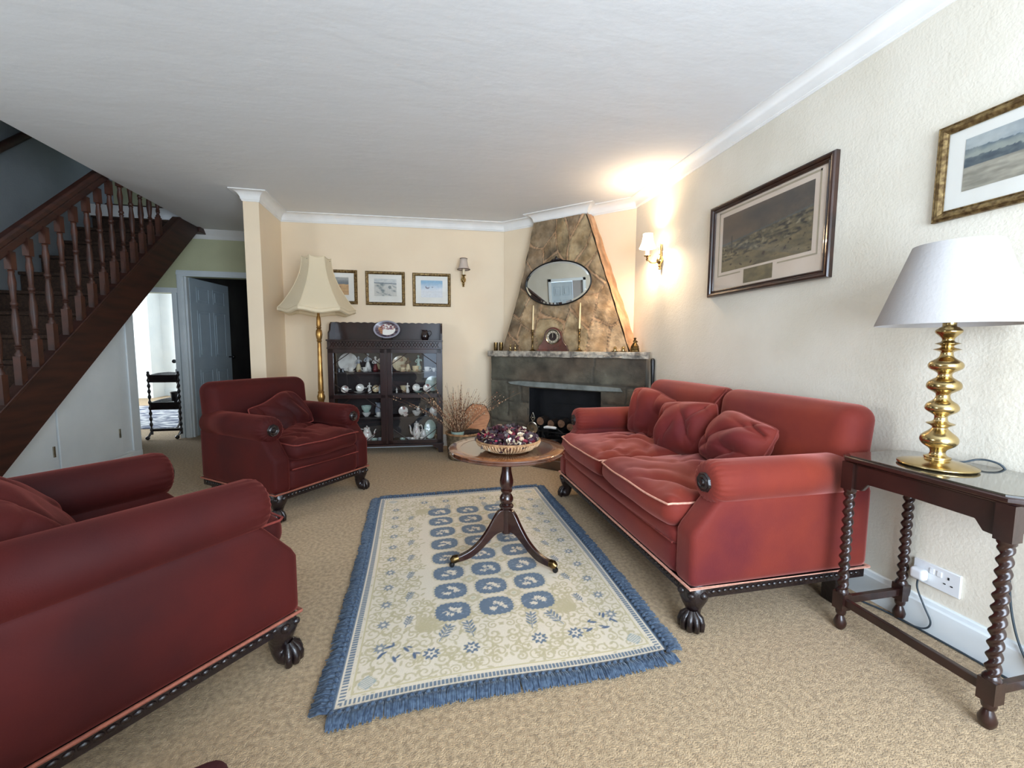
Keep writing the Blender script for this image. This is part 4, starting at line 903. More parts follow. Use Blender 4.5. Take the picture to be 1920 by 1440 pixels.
    for sx in (1, -1):
        for (ux, uy) in ((.12, .2), (.17, .17), (.21, .21), (.15, .24), (.24, .17)):
            gx = ux if sx == 1 else w-ux; blob(gx, uy, .018, .006, navy, rn.random()*3); blob(gx+.012*sx, uy+.010, .012, .004, navy, rn.random()*3)
        gx = .09 if sx == 1 else w-.09
        for (c1, c2) in ((.09, .085), (.09, h-.085)):
            yy = c2; blob(gx, yy, .030, .030, np.array(rgb(150, 160, 160)), 0, p=1.2, op=.8)
            for k in range(-2, 3): stroke([(gx-.02, yy+k*.009-.01), (gx+.02, yy+k*.009+.01)], .0014, cream)
    # medallions: 3 columns x 8 rows
    mx = [w/2-.185, w/2, w/2+.185]; my = np.linspace(.40, h-.35, 8)
    for r_ in range(8):
        for c_ in range(3):
            cx = mx[c_]+(0); cy = my[r_]+(.02 if c_ == 1 else 0)*0
            blob(cx, cy, .082, .070, olive, p=3, op=.45, wob=.03, nw=14); blob(cx, cy, .073, .062, dblue, p=2.8, wob=.035, nw=22)
            for k in range(26):
                a = rn.random()*6.3; q = rn.uniform(.6, .95); blob(cx+.068*q*math.cos(a), cy+.057*q*math.sin(a), .006, .002, blue*1.35, a, op=.7)
            for (ux, uy) in ((-.026, -.016), (-.010, -.018), (.010, .016), (-.006, .020), (.024, .012), (.030, -.012), (.022, -.002)):
                blob(cx+ux+rn.uniform(-.006, .006), cy+uy+rn.uniform(-.005, .005), rn.uniform(.007, .014), rn.uniform(.006, .010), cream, rn.random()*3, wob=.3, nw=5)
            for k in range(9): a = rn.random()*6.3; blob(cx+.034*rn.random()*math.cos(a)*1.3, cy+.034*rn.random()*math.sin(a), .008, .003, cream, a, op=.8)
    for r_ in range(7):
        for c_ in range(2):
            cx = (mx[c_]+mx[c_+1])/2; cy = (my[r_]+my[r_+1])/2; blob(cx, cy, .044, .034, olive, p=1.2, op=.8, wob=.1, nw=8); blob(cx, cy, .015, .013, cream); blob(cx, cy, .010, .009, np.array(rgb(190, 186, 160)))
    # borders
    e = np.minimum(np.minimum(X, w-X), np.minimum(Y, h-Y))
    C[(e > .044) & (e < .052)] = olive*1.15; C[(e > .040) & (e < .044)] = cream
    m_ = (e > .006) & (e < .036); C[m_] = cream; horiz = (np.minimum(Y, h-Y) < np.minimum(X, w-X)); tcoord = np.where(horiz, X, Y)
    m2 = (e > .011) & (e < .031) & ((tcoord % .0132) > .0034); C[m2] = blue*.95
    C[e < .006] = dblue
    Z = .012+.0035*np.array([[0]]) + .003*np.sin(X*4+Y*2.2)*np.sin(Y*3.1+.7) + .0016*np.sin(X*23+Y*3)*np.exp(-((Y-.9)/.5)**2)
    Z = np.maximum(.007, Z)
    tp = X/w; yoff = tp*.0+(.012*np.sin(X*5))*(Y < h*.2)*(1-Y/(h*.2)).clip(0, 1)
    sh = .03*(tp-.5)*0
    vs = np.stack([x0+X+.008*np.sin(Y*2.4)+(.5-tp)*-.045*(Y/h)*-1*-1, y0+Y+yoff+.035*(tp-.2)*(1-0*Y/h)*1.0, Z], -1).reshape(-1, 3)
    jj, ii = np.mgrid[0:ny, 0:nx]; a = (jj*(nx+1)+ii).ravel(); fs = np.stack([a, a+1, a+nx+2, a+nx+1], 1)
    me = bpy.data.meshes.new('pile'); me.vertices.add(len(vs)); me.vertices.foreach_set('co', vs.ravel().astype(np.float32))
    me.loops.add(fs.size); me.loops.foreach_set('vertex_index', fs.ravel().astype(np.int32)); me.polygons.add(len(fs)); me.polygons.foreach_set('loop_start', (np.arange(len(fs))*4).astype(np.int32)); me.polygons.foreach_set('loop_total', np.full(len(fs), 4, np.int32)); me.update(); me.validate()
    at = me.color_attributes.new('Col', 'FLOAT_COLOR', 'POINT'); at.data.foreach_set('color', np.concatenate([C.reshape(-1, 3), np.ones((C.shape[0]*C.shape[1], 1))], 1).ravel().astype(np.float32))
    me.polygons.foreach_set('use_smooth', [True]*len(me.polygons)); me.materials.append(M['rug'])
    t = thing('fringed_rug', 'cream and blue floral medallion rug with blue tassel fringe under the tripod table', 'rug')
    o = bpy.data.objects.new('woven_field', me); COL.objects.link(o); o.parent = t
    V = vs.reshape(ny+1, nx+1, 3)
    und = MB(); 
    edges = [[V[0, i] for i in range(0, nx+1)], [V[ny, i] for i in range(0, nx+1)], [V[j, 0] for j in range(0, ny+1)], [V[j, nx] for j in range(0, ny+1)]]
    outs = [(0, -1), (0, 1), (-1, 0), (1, 0)]
    for ed, (ox, oy) in zip(edges, outs):
        b = MB(); L = sum(np.linalg.norm(np.array(ed[i+1])-np.array(ed[i])) for i in range(0, len(ed)-1)); nt = int(L/.024)
        # heading band
        for i in range(0, len(ed)-8, 8):
            p, q = ed[i], ed[min(i+8, len(ed)-1)]; n = (ox*.014, oy*.014)
            b.add([(p[0], p[1], p[2]), (q[0], q[1], q[2]), (q[0]+n[0], q[1]+n[1], q[2]-.001), (p[0]+n[0], p[1]+n[1], p[2]-.001), (p[0], p[1], .002), (q[0], q[1], .002), (q[0]+n[0], q[1]+n[1], .002), (p[0]+n[0], p[1]+n[1], .002)], [(0, 1, 2, 3), (3, 2, 6, 7), (0, 4, 5, 1), (4, 7, 6, 5)])
        for k in range(nt+1):
            p = Vector(ed[min(len(ed)-1, int(k/nt*(len(ed)-1)))]); base = p+Vector((ox*.012, oy*.012, 0))
            b.sphere(base+Vector((0, 0, .003)), .0085, 8)
            sway = rn.uniform(-.5, .5)*.016+.012*noise.noise(Vector((k*.35, ox, oy))); lk = 1+.20*noise.noise(Vector((k*.22, ox*3, oy*3)))
            for q in range(9):
                tx_, ty_ = -oy, ox; s0 = (q-4)*.0018; s1 = (q-4)*.0030+sway+rn.uniform(-.003, .003); ln = .049*lk+rn.uniform(-.008, .008)
                P = [base+Vector((tx_*s0, ty_*s0, .002)), base+Vector((ox*ln*.45+tx_*(s0+s1)/2, oy*ln*.45+ty_*(s0+s1)/2, .004+rn.uniform(-.002, .004))), base+Vector((ox*ln+tx_*s1, oy*ln+ty_*s1, -p.z+.006+rn.uniform(0, .006)))]
                b.tube(P, [.0032, .0042, .0028], 5)
        f_ = b.build('fringe', M['fringe'], t, angle=180); f_['kind'] = 'stuff'
rug()

# ================================================================= SIDE TABLE
t = thing('side_table', 'dark oak side table with barley twist legs beside the sofa', 'table', (1.785, 1.052, 0))
hx, hy = .152, .225; zt = .712
ch = .03; ox_, oy_ = .180, .262
def octo(o): return [(-ox_-o+ch, -oy_-o), (ox_+o-ch, -oy_-o), (ox_+o, -oy_-o+ch), (ox_+o, oy_+o-ch), (ox_+o-ch, oy_+o), (-ox_-o+ch, oy_+o), (-ox_-o, oy_+o-ch), (-ox_-o, -oy_-o+ch)]
b = MB(); b.prism(list(octo(0)), zt-.022, zt-.004, 'z'); b.prism(list(octo(-.008)), zt-.030, zt-.022, 'z'); tp = b.build('tabletop', M['oak'], t, bevel=.004)
b = MB(); b.prism(list(octo(-.012)), zt-.004, zt+.001, 'z'); b.build('glass_cover', M['glasstop'], tp, smooth=False)
b = MB()
for sx in (-1, 1):
    for_y = [(-hy, .58), (-hy+.05, .585), (-hy+.07, .615), (0, .618), (hy-.07, .615), (hy-.05, .585), (hy, .58), (hy, zt-.03), (-hy, zt-.03)]
    b.prism(for_y, sx*hx-.010, sx*hx+.010, 'x')
for sy in (-1, 1):
    fx = [(-hx, .58), (-hx+.04, .585), (-hx+.06, .615), (hx-.06, .615), (hx-.04, .585), (hx, .58), (hx, zt-.03), (-hx, zt-.03)]
    b.prism(list(reversed(fx)), sy*hy-.010, sy*hy+.010, 'y')
b.build('apron', M['oak'], t, smooth=False, bevel=.003)
def twist_leg(z0=.165, z1=.565, r0=.0148, turns=11):
    mb = MB(); n = 96; vs = []; fs = []; m_ = 20
    for i in range(n+1):
        z = z0+(z1-z0)*i/n; ph = 2*PI*turns*i/n/1.0
        for k in range(m_):
            a = 2*PI*k/m_; rr = r0*(1+.30*math.cos(2*a-ph)); vs.append((rr*math.cos(a), rr*math.sin(a), z))
    for i in range(n):
        for k in range(m_): k2 = (k+1) % m_; fs.append((i*m_+k, i*m_+k2, (i+1)*m_+k2, (i+1)*m_+k))
    mb.add(vs, fs)
    mb.box(-.021, -.021, z1+.012, .021, .021, .685); mb.lathe([(.016, z1-.004), (.021, z1+.004), (.021, z1+.012)], 18)
    mb.box(-.021, -.021, .085, .021, .021, z0-.012); mb.lathe([(.021, z0-.014), (.021, z0-.006), (.015, z0+.004)], 18)
    mb.lathe([(0, 0), (.012, 0), (.020, .014), (.022, .028), (.016, .045), (.011, .058), (.016, .064), (.018, .074), (.016, .085)], 20)
    return mb
tl = twist_leg()
lo = None
for sx in (-1, 1):
    for sy in (-1, 1):
        if lo is None: lo = tl.build('leg', M['oak'], t, angle=50); o = lo
        else: o = lo.copy(); COL.objects.link(o)
        o.location = (sx*hx, sy*hy, 0)
for sx in (-1,): MB().box(sx*hx-.009, -hy, .105, sx*hx+.009, hy, .135).build('stretcher', M['oak'], t, bevel=.002)
for sy in (-1, 1): MB().box(-hx, sy*hy-.009, .105, hx, sy*hy+.009, .135).build('stretcher', M['oak'], t, bevel=.002)
# table lamp
t = thing('table_lamp', 'tall brass table lamp with wide white coolie shade on the side table', 'lamp', (1.765, 1.09, zt+.002))
pr = [(0, 0), (.100, 0), (.105, .004), (.104, .008), (.095, .012), (.070, .018), (.040, .024), (.034, .028), (.036, .034), (.024, .040), (.020, .050), (.024, .062), (.042, .076), (.050, .092), (.046, .108), (.030, .124), (.020, .136), (.024, .142), (.036, .150), (.036, .153), (.020, .160), (.017, .176), (.024, .184), (.040, .196), (.044, .208), (.038, .222), (.022, .236), (.018, .252), (.024, .260), (.041, .272), (.045, .284), (.040, .298), (.022, .312), (.018, .322), (.022, .330), (.040, .342), (.045, .354), (.040, .366), (.024, .378), (.018, .386), (.016, .398), (.020, .402), (.034, .408), (.034, .410), (.018, .416), (.017, .422), (.031, .428), (.031, .430), (.017, .436), (.016, .446), (.024, .456), (.033, .466), (.034, .474), (.028, .480), (.024, .484), (.018, .488), (.018, .500), (0, .500)]
pr = [pr[0]]+[(max(0, q.x), q.y) for q in smooth_path([(a_, c_, 0) for a_, c_ in pr[1:-1]], 3)]+[pr[-1]]
b = MB(); b.lathe(pr, 40); b.build('base', M['brass'], t, angle=60)
b = MB(); b.tube([(0, 0, .50), (0, 0, .56)], .014, 14); b.tube([(0, 0, .56), (0, 0, .60)], .02, 12)
for a in (0, 2*PI/3, 4*PI/3): b.tube([(0, 0, .735), (.105*math.cos(a), .105*math.sin(a), .752)], .0018, 5)
b.tube([(0, 0, .60), (0, 0, .74)], .003, 6); b.build('lamp_holder', M['plastic'], t)
def lampshade(r0, z0, r1, z1, th=.0015, n=64):
    mb = MB(); mb.lathe([(r0, z0), (r0+.001, z0+.002), (r1, z1), (r1-th, z1), (r0-th*2, z0+.002), (r0, z0)], n, cap=False); return mb
sh = lampshade(.196, .492, .110, .762).build('lamp_shade', M['shade'], t, angle=60)
b = MB(); b.tube([(1.865, 1.10, zt+.006), (1.905, 1.06, zt+.012), (1.93, 1.10, zt+.02), (1.950, 1.13, zt+.008), (1.956, 1.14, zt-.03), (1.956, 1.00, .50), (1.955, .86, .36), (1.955, .80, .20), (1.950, .78, .02), (1.93, .9, .008), (1.93, 1.0, .007)], .0035, 8)
b.tube([(1.865, 1.10, zt+.006), (1.86, 1.105, zt+.005)], .0035, 6)
b2 = MB()
b2.tube(smooth_path([(1.868, 1.10, zt+.006), (1.90, 1.09, zt+.010), (1.93, 1.075, zt+.020), (1.945, 1.05, zt+.022), (1.9555, 1.02, zt+.008), (1.960, 1.0, zt-.04), (1.960, .985, .60), (1.959, .982, .48), (1.957, .975, .34), (1.950, .955, .22), (1.943, .92, .12), (1.938, .86, .03), (1.935, .80, .006)], 8), .0035, 8)
tag(b2.build('lamp_flex', M['cable'], angle=180), 'dark flex from the brass lamp hanging down behind the side table', 'cable')
# socket, plug, cables
t = thing('wall_socket', 'white double plug socket with switches on the wall under the side table', 'socket', (RX, 1.178, .232))
b = MB(); b.box(-.010, -.077, -.045, 0, .077, .045); b.build('faceplate', M['plastic'], t, bevel=.003)
b = MB(); 
for y in (-.012, .012): b.box(-.014, y-.008, .008, -.009, y+.008, .03, T=Tz(0, 0, 0))
b.build('switch', M['plastic'], t, bevel=.002)
b = MB(); b.box(-.0115, -.043, .010, -.009, -.038, .020); b.box(-.0115, -.055, -.012, -.009, -.048, -.008); b.box(-.0115, -.033, -.012, -.009, -.026, -.008); b.build('pin_holes', M['hole'], t, smooth=False)
t = thing('mains_plug', 'white three pin plug pushed into the left socket', 'plug', (RX-.0105, 1.222, .226))
b = MB(); b.soft((-.018, 0, 0), (.036, .05, .046), .012, 16); b.build('body', M['plastic'], t, angle=180)
b = MB(); b.tube(smooth_path([(-.02, 0, -.020), (-.022, -.002, -.06), (-.022, -.03, -.12), (-.022, -.055, -.17), (-.024, -.04, -.205), (-.035, .0, -.216), (-.03, .08, -.221)]), .0032, 8); b.build('flex', M['cable'], t, angle=180)
b = MB(); b.tube(smooth_path([(1.90, 2.0, .006), (1.925, 1.7, .006), (1.89, 1.45, .006), (1.925, 1.3, .006), (1.935, 1.1, .006), (1.935, .9, .006), (1.935, .3, .006)]), .0040, 8)
tag(b.build('floor_cable', M['cable'], angle=180), 'dark cable lying along the skirting board under the side table', 'cable')

# ================================================================= PICTURES
def frame_mesh(w, h, prof):     # prof: list of (inset, out) ; frame in the xz plane, front is -y
    mb = MB(); vs = []; fs = []; n = len(prof)
    for (sx, sz) in ((-1, -1), (1, -1), (1, 1), (-1, 1)):
        for ins, out in prof: vs.append((sx*(w/2-ins), -out, sz*(h/2-ins)))
    for c in range(4):
        c2 = (c+1) % 4
        for j in range(n-1): fs.append((c*n+j, c2*n+j, c2*n+j+1, c*n+j+1))
    return mb.add(vs, fs)
def picture(name, label, w, h, loc, rz, prof, fm, mount, mm, iw, ih, art, cz=0, lean=0, group=None, extra=None, n=(90, 66)):
    t = thing(name, label, 'picture', loc, rz, group); t.rotation_euler = (lean, 0, rz); ins = prof[-1][0]
    frame_mesh(w, h, prof).build('frame', fm, t, angle=20)
    MB().box(-w/2+ins*.5, -.010, -h/2+ins*.5, w/2-ins*.5, -.002, h/2-ins*.5).build('mount', mm, t, smooth=False)
    b = MB(); b.grid(lambda u, v: ((u-.5)*iw, -.0112, (v-.5)*ih+cz), n[0], n[1], None, art); b.build('print', M['paint'], t, smooth=False)
    if extra: extra(t)
    MB().box(-w/2+ins*.9, -.0135, -h/2+ins*.9, w/2-ins*.9, -.013, h/2-ins*.9).build('glass', M['glaze'], t, smooth=False)
    return t
def nz(x, y, s=0, sc=1, o=4): return noise.fractal(Vector((x*sc, y*sc, s)), .9, 2, o)
def art_beach(u, v):
    c = mixc(rgb(206, 168, 120), rgb(190, 150, 108), nz(u*3, v*9, 1)+.5)
    if v > .62: c = mixc(rgb(120, 128, 132), rgb(168, 170, 166), (v-.62)*2.4+.4*nz(u*3, v*6, 2))
    if abs(v-.66) < .05+.03*nz(u*6, 0, 3): c = rgb(112, 122, 128)
    if (u-.30)**2+(v-.52)**2*.5 < .006: c = rgb(222, 206, 190)
    if (u-.36)**2+(v-.47)**2 < .002: c = rgb(110, 60, 48)
    if (u-.62)**2+(v-.46)**2 < .0012: c = rgb(120, 96, 78)
    return c
def art_dunes(u, v):
    c = mixc(rgb(196, 200, 198), rgb(214, 214, 208), nz(u*4, v*8, 4)+.5)
    if v < .72: c = mixc(rgb(206, 204, 196), rgb(122, 134, 134), max(0, nz(u*4+v*3, v*6, 5)*1.6+.3-abs(u-.42)*1.2))
    if abs(v-.76+.04*u) < .03: c = rgb(120, 130, 136)
    if (u-.70)**2*2+(v-.52)**2 < .010: c = mixc(c, rgb(110, 120, 120), .8)
    return c
def art_sky(u, v):
    c = mixc(rgb(222, 224, 226), rgb(134, 176, 204), (v-.42)*2.2+.25*nz(u*3, v*5, 6))
    if (u-.30)**2+(v-.60)**2 < .010 and (u-.32)**2+(v-.66)**2 > .006: c = rgb(120, 118, 132)
    if (u-.53)**2+(v-.60)**2 < .0018: c = rgb(150, 160, 176)
    return c
gprof = [(0, 0), (0, .016), (.003, .019), (.006, .017), (.010, .022), (.018, .021), (.026, .015), (.028, .013), (.030, .015), (.033, .014)]
aw_ = math.atan(-.0633)
for i, (xc, lab, art) in enumerate(((-.885, 'gilt framed beach scene partly hidden behind the floor lamp shade', art_beach), (-.386, 'gilt framed grey dune landscape, middle of the three above the cabinet', art_dunes), (.110, 'gilt framed pale blue sky scene nearest the unlit wall light', art_sky))):
    picture('framed_picture', lab, .414, .362, (xc, yb(xc)-.001, 1.767-.004*i), aw_+0, gprof, M['frame_gold'], None, M['mount'], .235, .185, art, .01, group='small gilt pictures above the cabinet')
def art_race(u, v):
    hz_ = .50+.16*u
    if v > hz_: c = mixc(rgb(112, 96, 80), rgb(84, 78, 72), u*.8+.7*nz(u*3, v*3, 7))
    else:
        c = mixc(rgb(130, 116, 86), rgb(92, 84, 68), .4+nz(u*5, v*10, 8)); band = hz_-v
        if band < .32: c = mixc(c, rgb(58, 54, 48), .4+1.3*nz(u*14, v*22, 9)); c = mixc(c, rgb(150, 140, 112), max(0, nz(u*20, v*18, 10)*1.6-.3))
        if band < .03: c = rgb(92, 92, 88)
    if v < .32 and nz(u*22, v*22, 12) > .55: c = rgb(64, 50, 44)
    if abs(u-.13) < .006 and .30 < v < .62: c = rgb(70, 60, 50)
    return c
def race_extra(t):
    w_, h_ = .66, .365
    b = MB()
    for (x0, z0, x1, z1) in ((-w_/2-.035, .19+.045, w_/2+.035, .19+.055), (-w_/2-.035, -.165, -w_/2-.027, .245), (w_/2+.027, -.165, w_/2+.035, .245), (-w_/2-.035, -.173, -.16, -.165), (.12, -.173, w_/2+.035, -.165)):
        b.box(x0, -.0116, z0, x1, -.0105, z1)
    b.build('line_border', mat('mount_wash', rgb(176, 164, 140), .8, noise_=(9, rgb(166, 152, 128), 3, .3, .7)), t, smooth=False)
    b = MB(); b.grid(lambda u, v: (-.13+u*.22, -.0114, -.245+v*.085), 30, 12, None, lambda u, v: mixc(rgb(128, 116, 84), rgb(100, 90, 68), .5+nz(u*4, v*3, 13))); b.build('caption_vignette', M['paint'], t, smooth=False)
dprof = [(0, 0), (0, .022), (.004, .030), (.012, .032), (.022, .028), (.026, .020), (.032, .018), (.036, .022), (.041, .020), (.043, .013)]
picture('framed_picture', 'large dark framed race meeting print above the sofa', .885, .600, (RX-.001, 2.145, 1.775), R(90)*-1, dprof, M['frame_dark'], None, M['mountold'], .66, .355, art_race, .03, extra=race_extra, n=(150, 90))
def art_hills(u, v):
    c = mixc(rgb(150, 160, 164), rgb(176, 182, 180), nz(u*3, v*5, 20)+.5)
    l1 = .80-.10*u+.04*nz(u*8, 0, 21)
    if v < l1: c = mixc(rgb(96, 112, 120), rgb(150, 156, 148), (l1-v)*9+.4*nz(u*6, v*8, 22))
    l2 = .62-.05*u+.05*nz(u*10, 1, 23)
    if v < l2 and v > .44: c = mixc(rgb(62, 76, 86), rgb(96, 106, 108), .5+nz(u*10, v*12, 24))
    if v < .45: c = mixc(rgb(172, 166, 150), rgb(134, 130, 116), .5+nz(u*3, v*12, 25))
    return c
picture('framed_picture', 'gilt framed watercolour landscape high on the right wall above the brass lamp', .47, .352, (RX-.001, 1.060, 1.788), R(90)*-1, [(a*1.1, c) for a, c in gprof], M['frame_gold'], None, M['mount'], .30, .185, art_hills, .008)

# ================================================================= WALL LIGHTS
def sconce(label, loc, rz, lit):
    t = thing('wall_light', label, 'wall light', loc, rz, 'brass wall lights')      # local -y points out of the wall
    b = MB(); b.lathe([(0, -.10), (.010, -.098), (.014, -.09), (.008, -.082), (.016, -.07), (.012, -.055), (.026, -.04), (.030, -.02), (.022, 0), (.012, .02), (.016, .03), (.010, .05), (.016, .075), (.010, .09), (.013, .105), (.0, .115)], 22, (0, -.018, 0)); b.build('backplate', M['brass'], t)
    b = MB(); b.tube(smooth_path([(0, -.03, -.02), (0, -.06, -.045), (0, -.10, -.045), (0, -.128, -.02), (0, -.135, .0)]), .006, 8); b.build('arm', M['brass'], t)
    b = MB(); b.lathe([(0, 0), (.022, .002), (.028, .010), (.026, .012), (.012, .006)], 22, (0, -.135, 0)); b.lathe([(.012, 0), (.006, -.01), (.012, -.02), (.004, -.034), (0, -.036)], 16, (0, -.135, 0)); b.build('drip_pan', M['brass'], t)
    b = MB(); b.lathe([(0, .006), (.0135, .006), (.0135, .085), (0, .085)], 20, (0, -.135, 0)); b.build('candle_tube', M['tubelit'] if lit else M['tube'], t)
    prof = [(.068, .070), (.060, .085), (.048, .115), (.041, .150), (.039, .185)]
    b = MB(); b.lathe(prof+[(r-.001, z) for r, z in reversed(prof)], 36, (0, -.135, 0), cap=False); s_ = b.build('lamp_shade', M['shadelit'] if lit else M['shadesmall'], t, angle=180)
    if not lit:
        b = MB()
        for r_, z in ((.068, .070), (.039, .185)): b.tube([(r_*math.cos(2*PI*k/32), -.135+r_*math.sin(2*PI*k/32), z) for k in range(33)], .0032, 6)
        b.build('braid', M['braid'], s_)
    else:
        b = MB(); b.tube([(.067*math.cos(2*PI*k/32), -.135+.067*math.sin(2*PI*k/32), .072) for k in range(33)], .0012, 6); b.build('braid', M['braid'], s_)
    return t
sconce('unlit brass wall light with small braided shade right of the small pictures', (.458, yb(.458), 1.900), aw_, False)
sconce('glowing brass wall light with small shade on the wall beside the chimney', (RX, 3.215, 1.88), R(-90), True)
point('bulb_wall_light', (RX-.135, 3.215, 1.995), 37, (1, .74, .48), .045)

# ================================================================= FLOOR LAMP
t = thing('floor_lamp', 'gilt turned wooden standard lamp with large cream panelled shade behind the armchair', 'lamp', (-.965, 4.30, 0))
b = MB(); b.lathe([(0, 0), (.14, 0), (.145, .02), (.13, .04), (.07, .055), (.04, .075), (.03, .10)], 36); b.build('base', M['gilt'], t)
b = MB(); b.lathe([(.03, .10), (.024, .13), (.034, .17), (.024, .20), (.022, .24), (.024, .50), (.026, .60), (.034, .625), (.036, .65), (.026, .675), (.030, .69), (.022, .70), (.025, .72), (.024, .80), (.018, 1.15), (.017, 1.17), (.024, 1.18), (.018, 1.19), (.024, 1.205), (.030, 1.24), (.026, 1.28), (.016, 1.295), (.024, 1.305), (.018, 1.315), (.022, 1.33), (.018, 1.40), (.012, 1.42), (.012, 1.5), (0, 1.5)], 26); b.build('pole', M['gilt'], t, angle=45)
b = MB(); zz0, zz1 = 1.445, 1.945; nseg = 6; vs = []; fs = []; nn = 14; per = 7
def shade_r(q): return .335-.205*(1-(1-q)**1.9) if q > .0 else .335
rows = []
for j in range(nn+1):
    q = j/nn; z = zz0+.03+(zz1-zz0-.03)*q; rr = .125+.215*(1-q)**1.75; rows.append((rr, z))
rows = [(.325, zz0-.01), (.340, zz0), (.338, zz0+.028)]+rows[1:]
ntot = nseg*per
for (rr, z) in rows:
    for k in range(ntot):
        a = 2*PI*k/ntot+.25; loc_ = (k % per)/per*2-1; cr = math.cos(PI/nseg)/math.cos(loc_*PI/nseg); cr = cr**.9
        sag = -.018*(1-loc_**2)*max(0, 1-(z-zz0)/.05) if z < zz0+.05 else 0
        sc_ = .030*abs(loc_)**2*(max(0, (z-1.85)/.1)) if z > 1.85 else 0
        vs.append((rr*cr*math.cos(a), rr*cr*math.sin(a), z-.012*math.cos(loc_*PI)*(1 if z <= zz0+.03 else 0)+sc_*.6))
m_ = len(rows)
for j in range(m_-1):
    for k in range(ntot): k2 = (k+1) % ntot; fs.append((j*ntot+k, j*ntot+k2, (j+1)*ntot+k2, (j+1)*ntot+k))
b.add(vs, fs); s_ = b.build('lamp_shade', M['shadecream'], t, angle=30)
b = MB()
for k in range(nseg):
    kk = k*per; b.tube([vs[j*ntot+kk] for j in range(1, m_)], .004, 6)
b.tube([vs[2*ntot+k] for k in range(ntot)]+[vs[2*ntot]], .004, 6); b.tube([vs[(m_-1)*ntot+k] for k in range(ntot)]+[vs[(m_-1)*ntot]], .004, 6); b.build('braid', M['shadecream'], s_)
b = MB(); b.tube([(0, 0, 1.5), (0, 0, 1.93)], .004, 6)
for a in (0, 2.09, 4.19): b.tube([(0, 0, 1.92), (.12*math.cos(a), .12*math.sin(a), 1.93)], .002, 5)
b.build('shade_carrier', M['iron'], t)

# ================================================================= CHINA CABINET
CR = math.atan(-.0633); CX, CY = -.375, 4.50
cabT = Tz(CX, CY, 0, CR)
def cabw(x, y, z): return cabT @ Vector((x, y, z))
t = thing('china_cabinet', 'dark mahogany glazed display cabinet with scalloped gallery against the back wall', 'cabinet', (CX, CY, 0), CR)
hw = .578; dp = .285
b = MB(); b.box(-hw, .02, .08, -hw+.02, dp, 1.20); b.box(hw-.02, .02, .08, hw, dp, 1.20); b.box(-hw, .02, .08, hw, dp, .113); b.box(-hw-.006, -.006, 1.185, hw+.006, dp, 1.20); b.box(-hw, .015, 1.11, hw, dp, 1.185); b.box(-hw-.004, .008, 1.105, hw+.004, .03, 1.118)
b.box(-hw-.008, -.008, .08, hw+.008, .03, .10)
b.build('carcase', M['cab'], t, smooth=False, bevel=.002)
b = MB(); b.box(-hw+.01, dp-.012, .08, hw-.01, dp, 1.20); b.box(-hw+.0205, .03, .115, -hw+.023, dp-.012, 1.1); b.box(hw-.023, .03, .115, hw-.0205, dp-.012, 1.1); b.box(-hw+.021, .03, .113, hw-.021, dp-.012, .1148); b.build('interior_lining', M['cabin'], t, smooth=False)
b = MB(); n = 60
for i in range(19):
    x = -hw+.03+i*.0605
    if x+.06 > hw: break
    for sg in (0, 1): b.tube([(x, .012, 1.125 if sg else 1.175), (x+.03, .012, 1.175 if sg else 1.125), (x+.06, .012, 1.125 if sg else 1.175)], .0030, 5)
b.build('fret_frieze', M['cab'], t)
poly = [(-hw, 1.20)]+[(-hw+1.156*i/120, 1.385+.008*abs(math.sin(i/120*PI*16))) for i in range(121)]+[(hw, 1.20)]
b = MB(); b.prism(list(reversed(poly)), dp-.016, dp-.002, 'y')
for sx in (-1, 1): b.prism([(.05, 1.20), (dp-.01, 1.20), (dp-.01, 1.39), (.17, 1.385), (.12, 1.36), (.10, 1.30), (.055, 1.27)], sx*hw-(.016 if sx > 0 else 0), sx*hw+(.016 if sx < 0 else 0), 'x')
b.build('gallery', M['cab'], t, smooth=False)
for sx in (-1, 1):
    for sy in (0, 1):
        yy = .0 if sy == 0 else dp-.04
        b = MB(); b.prism([(0, .08), (.11, .08), (.09, .055), (.055, .045), (.045, 0), (0, 0)] if sx < 0 else [(0, .08), (0, 0), (-.045, 0), (-.055, .045), (-.09, .055), (-.11, .08)], yy, yy+.03, 'y', Tz(sx*hw, 0, 0)); b.build('bracket_foot', M['cab'], t, smooth=False)
for z in (.862, .640, .385):
    MB().box(-hw+.022, .03, z-.014, hw-.022, dp-.014, z).build('shelf', M['cabin'], t, smooth=False)
for sx in (-1, 1):
    x0, x1 = (-hw+.012, -.012) if sx < 0 else (.012, hw-.012); z0, z1 = .105, 1.105; fw = .048
    b = MB(); b.box(x0, 0, z0, x0+fw, .02, z1); b.box(x1-fw, 0, z0, x1, .02, z1); b.box(x0, 0, z0, x1, .02, z0+fw*.8); b.box(x0, 0, z1-fw*.9, x1, .02, z1); b.box(x0, 0, .592, x1, .02, .630)
    d = b.build('door', M['cab'], t, smooth=False, bevel=.002)
    gx0, gx1 = x0+fw, x1-fw; b = MB(); q = .012
    for (a0, a1) in ((z0+fw*.8, .592), (.63, z1-fw*.9)):
        w_ = gx1-gx0; h_ = a1-a0; kx, kz = w_*.34, h_*.26
        for (p, r_) in (((gx0, a1-kz), (gx0+kx, a1)), ((gx1, a1-kz), (gx1-kx, a1)), ((gx0, a0+kz), (gx0+kx, a0)), ((gx1, a0+kz), (gx1-kx, a0))):
            b.tube([(p[0], q, p[1]), (r_[0], q, r_[1])], .004, 6)
    b.build('glazing_bars', M['cab'], d)
    MB().box(gx0, .010, z0+fw*.8, gx1, .0115, z1-fw*.9).build('glass', M['glass'], d, smooth=False)
MB().box(-.012, -.004, .105, .012, .02, 1.105).build('door_stile', M['cab'], t, smooth=False, bevel=.003)

